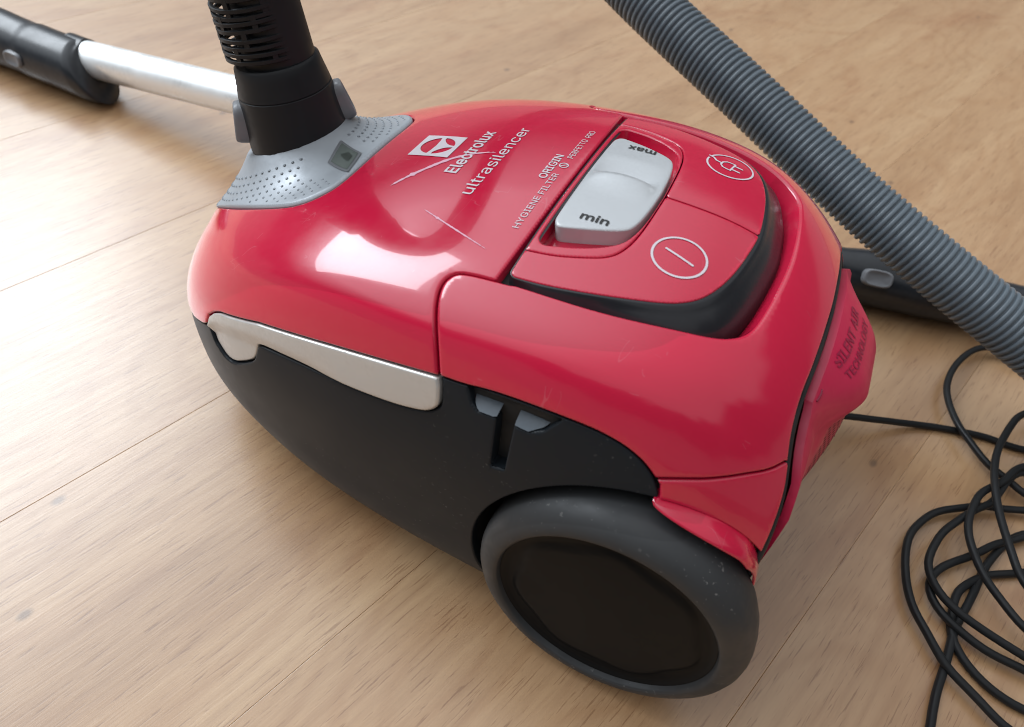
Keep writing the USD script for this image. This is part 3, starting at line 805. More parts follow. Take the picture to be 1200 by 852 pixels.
# ---- wheels
def wheel_parts():
    c0 = WHEEL_C; tx, tz = -.0397, -.0167
    Rx = np.array([[1, 0, 0], [0, math.cos(tx), -math.sin(tx)], [0, math.sin(tx), math.cos(tx)]]); Rz = np.array([[math.cos(tz), -math.sin(tz), 0], [math.sin(tz), math.cos(tz), 0], [0, 0, 1]])
    R = Rz @ Rx
    tyre = [(.004, .0585), (.0006, .0592), (-.0004, .0602), (-.0008, .0615), (-.0004, .0640), (.0006, .0668), (.0028, .0702), (.0062, .0730), (.0098, .0745), (.0130, .0750), (.0180, .0750), (.024, .0742), (.030, .072), (.031, .055)]
    tyre = [(a, b if b < .062 else .062 + (b - .062) * .915) for a, b in tyre]
    tv, tf = lathe(tyre, (0, 0, 0), (0, 1, 0), 160)
    n = 144; rr = np.concatenate([np.linspace(0.00001, .05, 26), np.linspace(.0515, .0585, 8)])
    th = np.linspace(0, 2 * np.pi, n, endpoint=False); RR_, TT = np.meshgrid(rr, th, indexing='ij')
    lob = .0475 + .0017 * np.cos(7 * TT + .6)
    s = np.clip((RR_ - lob) / .0035, 0, 1); s = s * s * (3 - 2 * s)
    dpt = .0034 - .0016 * (1 - (RR_ / .06) ** 2) * (1 - s) + .0012 * s * np.clip((.0585 - RR_) / .004, 0, 1) - .0006 * (RR_ > .0572)
    hv = np.stack([RR_ * np.cos(TT), dpt, RR_ * np.sin(TT)], -1).reshape(-1, 3); hf = grid_faces(len(rr), n, True)
    nn = np.cross(hv[hf[:, 1]] - hv[hf[:, 0]], hv[hf[:, 2]] - hv[hf[:, 0]])
    if nn[:, 1].sum() > 0: hf = hf[:, ::-1]
    cen = np.mean(tv, 0); nn = np.cross(tv[tf[:, 1]] - tv[tf[:, 0]], tv[tf[:, 2]] - tv[tf[:, 0]]); mid = tv[tf].mean(1) - [0, .012, 0]
    rad = mid * [1, 0, 1]; rad = rad / np.linalg.norm(rad, axis=1)[:, None] * .066
    if np.sum(nn * (mid - rad)) < 0: tf = tf[:, ::-1]
    dz = WHEEL_C + np.array([0, 0, 0])
    return (tv @ R.T + dz, tf), (hv @ R.T + dz, hf)


ty, hb = wheel_parts()
for s in (0, 1):
    w = thing('rear_wheel', parent=vac)
    part(w, 'tyre', mirror(ty) if s else ty, 'rubber', smooth=60)
    part(w, 'hub_cap', mirror(hb) if s else hb, 'hub', smooth=60)
    ax = lathe([(0, .02), (.05, .02)], (0, .11 if s else -.16 + .035, .075), (0, 1, 0), 24)
    part(w, 'axle', ax, 'core')


def fender():
    th = np.radians(np.linspace(91, 33, 70)); rows = []
    t = np.linspace(0, 1, 70)
    lip = np.clip(np.sin(np.pi * np.clip(t * 1.02, 0, 1)) ** .6, 0, 1) * np.clip((1.0 - t) * 3.5, 0, 1)
    for k, a in enumerate(th):
        rr = .0784 - .0090 * np.clip((t[k] - .60) / .40, 0, 1) ** 1.5
        x, z = rr * math.cos(a), .075 + rr * math.sin(a)
        u, v = uv_of_xz(np.array([x + .002 * math.cos(a)]), np.array([max(z, .04)])); yb = S(u, v)[0, 1]
        yo = yb - .0005 - .0120 * lip[k]
        yo = max(yo, -.1435)
        if t[k] > .4: yo = min(yo, yo + (-.1275 + .010 * np.clip((t[k] - .6) / .4, 0, 1) - yo) * min(1, (t[k] - .4) / .3))
        nar = np.clip((t[k] - .35) / .5, 0, 1); nar = nar * nar * (3 - 2 * nar)
        yi = (yb + .016) * (1 - nar) + (yo + .010) * nar; y2 = (yb + .002) * (1 - nar) + (yo + .006) * nar; yb = (yb) * (1 - nar) + (yo + .004) * nar
        row = []
        dx, dz = math.cos(a), math.sin(a)
        for (yy, ro) in ((yi, .0006), (y2, .0012), (yb * .5 + yo * .5 - .0002, .0022 * lip[k] + .0008), (yo + .0010, .0012), (yo, .0006), (yo + .0003, -.0004), (yo + .002, -.0006), (yi, -.0006)):
            row.append((x + ro * dx, yy, z + ro * dz))
        rows.append(row)
    V = np.array(rows); n0, n1 = V.shape[:2]
    V = V.reshape(-1, 3); F = grid_faces(n0, n1)
    nn = np.cross(V[F[:, 1]] - V[F[:, 0]], V[F[:, 2]] - V[F[:, 0]]); c = V[F].mean(1) - [0, -.125, .075]; c[:, 1] = 0
    sel = (np.linalg.norm(c, axis=1) > .0805)
    if np.sum(nn[sel] * c[sel]) < 0: F = F[:, ::-1]
    return V, F


fd = fender()
for s in (0, 1): part(vac, 'wheel_arch', mirror(fd) if s else fd, 'red', smooth=60)

# front castor under the nose
part(vac, 'front_castor', lathe([(-.014, .004), (-.012, .020), (.012, .020), (.014, .004)], (-.255, 0, .0201), (0, 1, 0), 40), 'rubber')

# ---- exhaust cover at the tail
PROF = np.array([(.0495, .1905), (.0550, .1870), (.0620, .1820), (.0690, .1770), (.0745, .1715), (.0780, .1650), (.0800, .158), (.0812, .148), (.0830, .130), (.0848, .108), (.0850, .085), (.0835, .060), (.0760, .034)])
HW = np.array([.0560, .0600, .0690, .0775, .0840, .0890, .0930, .0965, .1030, .1080, .1100, .1080, .1000])


def exhaust(nt=120, ns=121):
    tk = np.linspace(0, 1, len(PROF)); t = np.linspace(0, 1, nt)
    px, pz, hw = [PchipInterpolator(tk, a)(t) for a in (PROF[:, 0], PROF[:, 1], HW)]
    px, pz, hw = [gaussian_filter1d(a, 3, mode='nearest') for a in (px, pz, hw)]
    s = np.linspace(-1, 1, ns); V = []; wide = .30 * np.clip((.140 - pz) / .085, 0, 1)
    ez = np.array([.03, .06, .1236, .141, .159, .1706, .178, .188, .20]); ex = np.array([.048, .052, .0560, .0570, .0545, .050, .0475, .0440, .043])
    for i in range(nt):
        rim = np.interp(pz[i] - .006, ez, ex) + .0035
        ya = np.abs(s) * hw[i]; q = np.clip((ya - .016) / (.060 + .012 * (1 - min(1, t[i] / .4)) - .016), 0, 1)
        low = np.clip((t[i] - .42) / .16, 0, 1); low = low * low * (3 - 2 * low)
        f = (1 - q * q * (3 - 2 * q)) * (1 - low) + low * (np.clip(1 - np.abs(s) ** 1.3, 0, 1) ** 2.7 * (1 - wide[i]) + wide[i] * np.clip(1 - np.abs(s) ** 2.6, 0, 1) ** 1.2)
        zz = pz[i] - .010 * np.abs(s) ** 2 * np.clip((pz[i] - .12) / .06, 0, 1)
        # facet cut into the lower face for the grille
        x = rim + (px[i] - rim) * f
        V.append(np.stack([x, hw[i] * s, zz], 1))
    V = np.array(V)
    return V, t, s


EV, Et, Es = exhaust()


def ex_at(y, z):
    """point and normal of the exhaust cover at (y, z)"""
    from scipy.interpolate import LinearNDInterpolator
    global _EXI
    if '_EXI' not in globals():
        _EXI = LinearNDInterpolator(EV.reshape(-1, 3)[:, 1:], EV.reshape(-1, 3)[:, 0])
    x = _EXI(y, z); e = .0015
    gx = (_EXI(y + e, z) - _EXI(y - e, z)) / (2 * e); gz = (_EXI(y, z + e) - _EXI(y, z - e)) / (2 * e)
    n = np.stack([np.ones_like(x), -gx, -gz], -1); n /= np.linalg.norm(n, axis=-1, keepdims=True)
    return np.stack([x, y, z], -1), n


def grille_mask(y, z):
    """signed distance-like: positive inside the grille facet"""
    top = .1610 - 2.5 * y ** 2
    return np.minimum(np.minimum((top - z), .044 - np.abs(y) - .02 * (.16 - z)), z - .05)


gm = grille_mask(EV[..., 1], EV[..., 2])
EV2 = EV.copy(); sink = .0032 * np.clip(gm / .0035, 0, 1); EV2[..., 0] -= sink
ef = grid_faces(EV2.shape[0], EV2.shape[1]); evf = EV2.reshape(-1, 3)
nn = np.cross(evf[ef[:, 1]] - evf[ef[:, 0]], evf[ef[:, 2]] - evf[ef[:, 0]])
if nn[:, 0].sum() < 0: ef = ef[:, ::-1]
# rim turned in towards the body
per = np.concatenate([np.arange(0, EV2.shape[1]), np.arange(1, EV2.shape[0]) * EV2.shape[1] + EV2.shape[1] - 1, ((EV2.shape[0] - 1) * EV2.shape[1] + np.arange(EV2.shape[1] - 2, -1, -1)), np.arange(EV2.shape[0] - 2, 0, -1) * EV2.shape[1]])
rimv = evf[per]; rin = rimv * [1, .985, 1] - [.004, 0, .0008]
L = len(per); j = np.arange(L); j2 = (j + 1) % L
rf = np.concatenate([np.stack([j, j2, L + j2], 1), np.stack([j, L + j2, L + j], 1)])
exh = part(vac, 'exhaust_cover', join([(evf, ef), (np.vstack([rimv, rin]), rf)]), 'red_satin', smooth=40)


def vent_holes():
    m = []
    for r_ in range(26):
        z = .151 - r_ * .0040
        for c_ in range(-13, 14):
            y = (c_ + .5 * (r_ % 2)) * .0046
            if grille_mask(np.array(y), np.array(z)) < .0042: continue
            P, n = ex_at(np.array([y]), np.array([z]))
            if not np.isfinite(P).all(): continue
            b = P[0] - [.0032, 0, 0] + n[0] * .00015
            e2 = np.array([0, 1, 0]) - n[0] * n[0][1]; e2 /= np.linalg.norm(e2); e3 = np.cross(n[0], e2)
            a = np.linspace(0, 2 * np.pi, 9)[:-1]
            v = b + .0015 * np.cos(a)[:, None] * e2 + .0008 * np.sin(a)[:, None] * e3
            m.append((v, np.array([(0, k, k + 1) for k in range(1, 7)])))
    return join(m)


part(exh, 'vent_holes', vent_holes(), 'core', smooth=False, kind='stuff')


def emboss(text, h, y0, z0, length):
    s = text_shape(text, h, True); b = s.bounds
    V, F, n = [], [], 0
    for g in getattr(s, 'geoms', [s]):
        v, f = trimesh.creation.triangulate_polygon(g.segmentize(.002), engine='earcut'); V.append(v); F.append(f + n); n += len(v)
    v = np.vstack(V); f = np.vstack(F)
    y = y0 + v[:, 0] * length / (b[2] - b[0]); z = z0 + v[:, 1] * .62
    P, nn = ex_at(y, z)
    P = P + nn * .0003
    q = np.cross(P[f[:, 1]] - P[f[:, 0]], P[f[:, 2]] - P[f[:, 0]])
    if np.nansum(q * nn[f[:, 0]]) < 0: f = f[:, ::-1]
    return P, f, nn


ppart(exh, 'lettering', emboss('SILENT', .0056, -.0150, .1830, .0300), 'red_shade')
ppart(exh, 'lettering', emboss('AIR', .0056, .0108, .1830, .0145), 'red_shade')
ppart(exh, 'lettering', emboss('TECHNOLOGY', .0044, -.005, .1780, .0480), 'red_shade')

na = np.linspace(-.3, math.pi + .3, 24)
ny, nz = -.0520 + .0075 * np.cos(na), .1838 - .0042 * np.sin(na) + .16 * (.0075 * np.cos(na))
nP, nN = ex_at(ny, nz); ok = np.isfinite(nP).all(1) & np.isfinite(nN).all(1)
if ok.sum() > 4: part(exh, 'thumb_notch', tube(nP[ok] + nN[ok] * .0001, .0006, 8), 'red_shade', smooth=True)

# rubber seal along the tail edge of the shell
eu = np.array(EDGE_C)
eu = np.vstack([eu[::-1], eu[1:] * [1, -1]])
sp_ = S(eu[:, 0] + .004, eu[:, 1]) - NRM(eu[:, 0], eu[:, 1]) * .0034
part(vac, 'tail_seal', tube(sp_, .0019, 10), 'core', smooth=True)

# ------------------------------------------------------------------ hose
hose = thing('suction_hose', 'ribbed grey suction hose with black tapered connector plugged into the silver collar', 'hose')
c_prof = [(-.016, .0295), (.0, .0305), (.003, .0307), (.012, .0302), (.024, .0290), (.0345, .0278), (.0350, .0272), (.0356, .0276), (.046, .0256), (.0505, .0248), (.0520, .0232), (.0520, .0175)]
part(hose, 'connector', lathe(c_prof, SOCKET, AX, 96), 'black_cone', smooth=40)
EB = np.array([.76, .65, 0]); EB = EB - AX * (EB @ AX); EB /= np.linalg.norm(EB)


def button(c, out, along, w, h, t):
    """rounded oval key with a dished face"""
    side = np.cross(out, along); a = np.linspace(0, 2 * np.pi, 40, endpoint=False)
    sx = np.sign(np.cos(a)) * np.abs(np.cos(a)) ** .62; sy = np.sign(np.sin(a)) * np.abs(np.sin(a)) ** .62
    rows = []
    for d, k in ((-.004, 1.0), (t * .6, 1.0), (t * .9, .95), (t, .86), (t * .98, .78), (t * .82, .66), (t * .72, .4), (t * .7, .02)):
        rows.append(c + out * d + (side * (w * k * sx)[:, None]) + (along * (h * k * sy)[:, None]))
    return np.array(rows).reshape(-1, 3), grid_faces(len(rows), 40, True)


for s in (1, -1):
    o = EB * s; o = o + AX * .24; o /= np.linalg.norm(o); al = AX - o * (AX @ o); al /= np.linalg.norm(al)
    part(hose, 'release_button', button(SOCKET + AX * .0190 + EB * s * .0275, o, al, .0085, .0120, .0075), 'grey', smooth=50)
# spring-like strain relief
IN = np.array([.0035, .0015, 0])


def helix(turn0, turns, z0, z1, R0, R1, shift, w, hgt, n=60):
    e1, e2, a = frame_of(AX); N = int(abs(turns) * n); t = np.linspace(0, 1, N)
    ph = turn0 + 2 * np.pi * turns * t; rr = R0 + (R1 - R0) * t
    C = SOCKET + AX * (z0 + (z1 - z0) * t)[:, None] + shift * (1.0 - 0 * t)[:, None]
    rad = np.cos(ph)[:, None] * e1 + np.sin(ph)[:, None] * e2
    rows = []
    for (dr, dz) in ((w, hgt * .7), (w * .8, hgt), (-w * .8, hgt), (-w, hgt * .7), (-w, -hgt * .7), (-w * .8, -hgt), (w * .8, -hgt), (w, -hgt * .7)):
        rows.append(C + rad * (rr + dr)[:, None] + AX * dz)
    V = np.array(rows).transpose(1, 0, 2).reshape(-1, 3); F = grid_faces(N, 8, True)
    return V, F[:, ::-1]


def relief():
    """pairs of flat rings tied by short posts, stacked up the sleeve"""
    e1, e2, a = frame_of(AX); out = []
    n = 72; ph = np.linspace(0, 2 * np.pi, n, endpoint=False)
    for k in range(5):
        R_ = .0240 - .0003 * k; tilt = .0012 * math.sin(2.1 * k + 1)
        for q in (0, 1):
            z = .0560 + .0084 * k + .0040 * q; c = SOCKET - IN * .85
            rad = np.cos(ph)[:, None] * e1 + np.sin(ph)[:, None] * e2
            rows = []
            for dr, dz in ((.0002, .0009), (-.0004, .0013), (-.0016, .0013), (-.0022, .0009), (-.0022, -.0009), (-.0016, -.0013), (-.0004, -.0013), (.0002, -.0009)):
                rows.append(c + AX * (z + dz) + rad * (R_ + dr) + AX * (tilt * np.cos(ph + k))[:, None])
            V = np.array(rows).reshape(-1, 3); F = grid_faces(8, n, True)
            last = np.arange(n); F = np.vstack([F, np.stack([7 * n + last, 0 * n + last, (last + 1) % n], 1), np.stack([7 * n + last, (last + 1) % n, 7 * n + (last + 1) % n], 1)])
            t = trimesh.Trimesh(V, F, process=False)
            if t.volume < 0: F = F[:, ::-1]
            out.append((V, F))
        for p_ in range(7):
            b = 2 * math.pi * (p_ + .37 * k) / 7; r_ = math.cos(b) * e1 + math.sin(b) * e2; t_ = np.cross(AX, r_)
            box = trimesh.creation.box((.0022, .0030, .0048)); T = np.eye(4); T[:3, 0], T[:3, 1], T[:3, 2] = r_, t_, AX
            T[:3, 3] = SOCKET - IN * .85 + AX * (.0580 + .0084 * k) + r_ * (R_ - .0011); box.apply_transform(T); out.append(box)
            if p_ % 3 == 0:
                box = trimesh.creation.box((.0022, .0030, .0050)); T[:3, 3] += AX * .0042; box.apply_transform(T); out.append(box)
    return join(out)


part(hose, 'strain_relief', relief(), 'black_cone', smooth=40)
part(hose, 'inner_sleeve', lathe([(.045, .0208), (.094, .0200), (.0965, .0165)], SOCKET + IN * .6, AX, 64), 'black_cone')
part(hose, 'cuff', lathe([(.086, .0186), (.0945, .0202), (.1105, .0200), (.113, .0175)], SOCKET + IN, AX, 64), 'grey')
HP = np.array([SOCKET + IN + AX * .110, SOCKET + IN + AX * .150, (-.335, .035, .385), (-.372, .165, .445), (-.365, .295, .375), (-.312, .345, .272), (-.228, .327, .216), (-.146, .294, .189), (-.052, .262, .162), (.043, .231, .133), (.131, .208, .108), (.196, .196, .089), (.28, .185, .062), (.38, .19, .030), (.48, .24, .0222), (.58, .33, .0222)])


def hose_tube():
    sd = np.r_[0, np.cumsum(np.linalg.norm(np.diff(HP, axis=0), axis=1))]
    cs = CubicSpline(sd, HP); dense = cs(np.linspace(0, sd[-1], 1500))
    dl = np.r_[0, np.cumsum(np.linalg.norm(np.diff(dense, axis=0), axis=1))]
    pitch = .0050; n = int(dl[-1] / pitch); per = 10
    s = np.linspace(0, n * pitch, n * per + 1)
    P = np.stack([np.interp(s, dl, dense[:, k]) for k in range(3)], 1)
    ph = (s / pitch) % 1
    prof = np.where(ph < .80, np.clip(1 - np.abs((ph - .40) / .40) ** 2.6, 0, 1) ** .7, 0)
    r = .0200 + .0018 * prof
    return tube(P, r, 48)


part(hose, 'ribbed_tube', hose_tube(), 'hose', smooth=35)

# ------------------------------------------------------------------ wand behind on the left
wand = thing('telescopic_wand', 'bright aluminium tube with thick black sleeve lying on floor beyond the collar', 'vacuum tube')
wa, wb_ = np.array([-.736, .1636, .0230]), np.array([-.488, .1646, .0550]); wd = (wb_ - wa) / np.linalg.norm(wb_ - wa)
W0 = wa - wd * .10
part(wand, 'tube', lathe([(.12, .0001), (.12, .0172), (.41, .0172), (.41, .0001)], W0, wd, 48), 'alu')


WD = np.array([wd[0], wd[1], 0]); WD /= np.linalg.norm(WD)
SIDEW = np.array([-WD[1], WD[0], 0])
SW = np.array([W0[0], W0[1], .0263]) - SIDEW * .0095 + WD * .004


def sleeve():
    # oval sleeve with a slanted mouth
    L = .192; n = 64; t = np.linspace(0, L, 40); a = np.linspace(0, 2 * np.pi, n, endpoint=False)
    e1, e2, ax = frame_of(wd); up = np.array([0, 0, 1.0]); side = np.cross(up, WD)
    rows = []
    for k, q in enumerate(t):
        f = q / L; r = .0258 - .0006 * f
        if f > .96: r *= 1 - (f - .96) * 2.2
        hgt = 1 + .10 * math.exp(-((f - .30) / .18) ** 2)
        step = .0012 if .60 < f < .97 else 0.0
        slant = .022 * np.clip((f - .8) / .2, 0, 1)
        c = np.cos(a); s = np.sin(a)
        pt = SW + WD * q + (side[None] * (c * (r + step))[:, None]) + up[None] * (s * (r + step) * hgt)[:, None] + WD[None] * (slant * (-c * .25 - s * .75))[:, None]
        rows.append(pt)
    # flat slanted mouth closing on the tube
    for rr_, back in ((.0172, 0.0), (.0170, .02)):
        c0 = W0 + wd * (L * 1.0); pt = c0 + side[None] * (np.cos(a) * rr_)[:, None] + up[None] * (np.sin(a) * rr_)[:, None]
        rel = pt - SW; y_, z_, x_ = rel @ side, rel @ up, rel @ WD
        want = L + .022 * (-(y_ / .0258) * .25 - (z_ / .0258) * .75) - back
        rows.append(pt + WD[None] * (want - x_)[:, None])
    return np.array(rows).reshape(-1, 3), grid_faces(len(rows), n, True)


part(wand, 'sleeve', sleeve(), 'sleeve', smooth=40)
sd_ = SIDEW; ob = -sd_ * .99 + np.array([0, 0, .10]); ob /= np.linalg.norm(ob)
ob = sd_ * -1.0 if False else ob
part(wand, 'latch_button', button(SW + WD * .1170 + ob * .0245, ob, WD, .0070, .0105, .0050), 'grey', smooth=50)

# second wand piece at the right, under the hose
grip = thing('wand_grip', 'black plastic wand grip with two grey oval buttons lying under the hose', 'vacuum grip')
ga, gb = np.array([.080, .284, .0262]), np.array([.234, .325, .0262]); gd = (gb - ga) / np.linalg.norm(gb - ga)


def grip_body():
    n = 64; a = np.linspace(0, 2 * np.pi, n, endpoint=False); up = np.array([0, 0, 1.0]); side = np.cross(up, gd); rows = []
    for q, r in ((-.020, .001), (-.020, .018), (-.017, .0205), (.0, .0215), (.012, .0235), (.03, .0250), (.08, .0252), (.115, .0240), (.14, .0215), (.20, .0205), (.34, .020), (.36, .018), (.36, .001)):
        rows.append(ga + gd * q + (side[None] * (np.cos(a) * r)[:, None]) + up[None] * (np.sin(a) * r)[:, None])
    return np.array(rows).reshape(-1, 3), grid_faces(len(rows), n, True)


part(grip, 'grip_body', grip_body(), 'sleeve', smooth=40)
so = np.cross([0, 0, 1.0], gd); og = -so * .80 + np.array([0, 0, .60]); og /= np.linalg.norm(og)
for q in (.024, .080): part(grip, 'latch_button', button(ga + gd * q + og * .0238, og, gd, .0075, .0130, .0055), 'grey', smooth=50)
part(grip, 'tube_end', lathe([(-.20, .0001), (-.20, .0165), (-.015, .0165)], ga, gd, 40), 'alu')

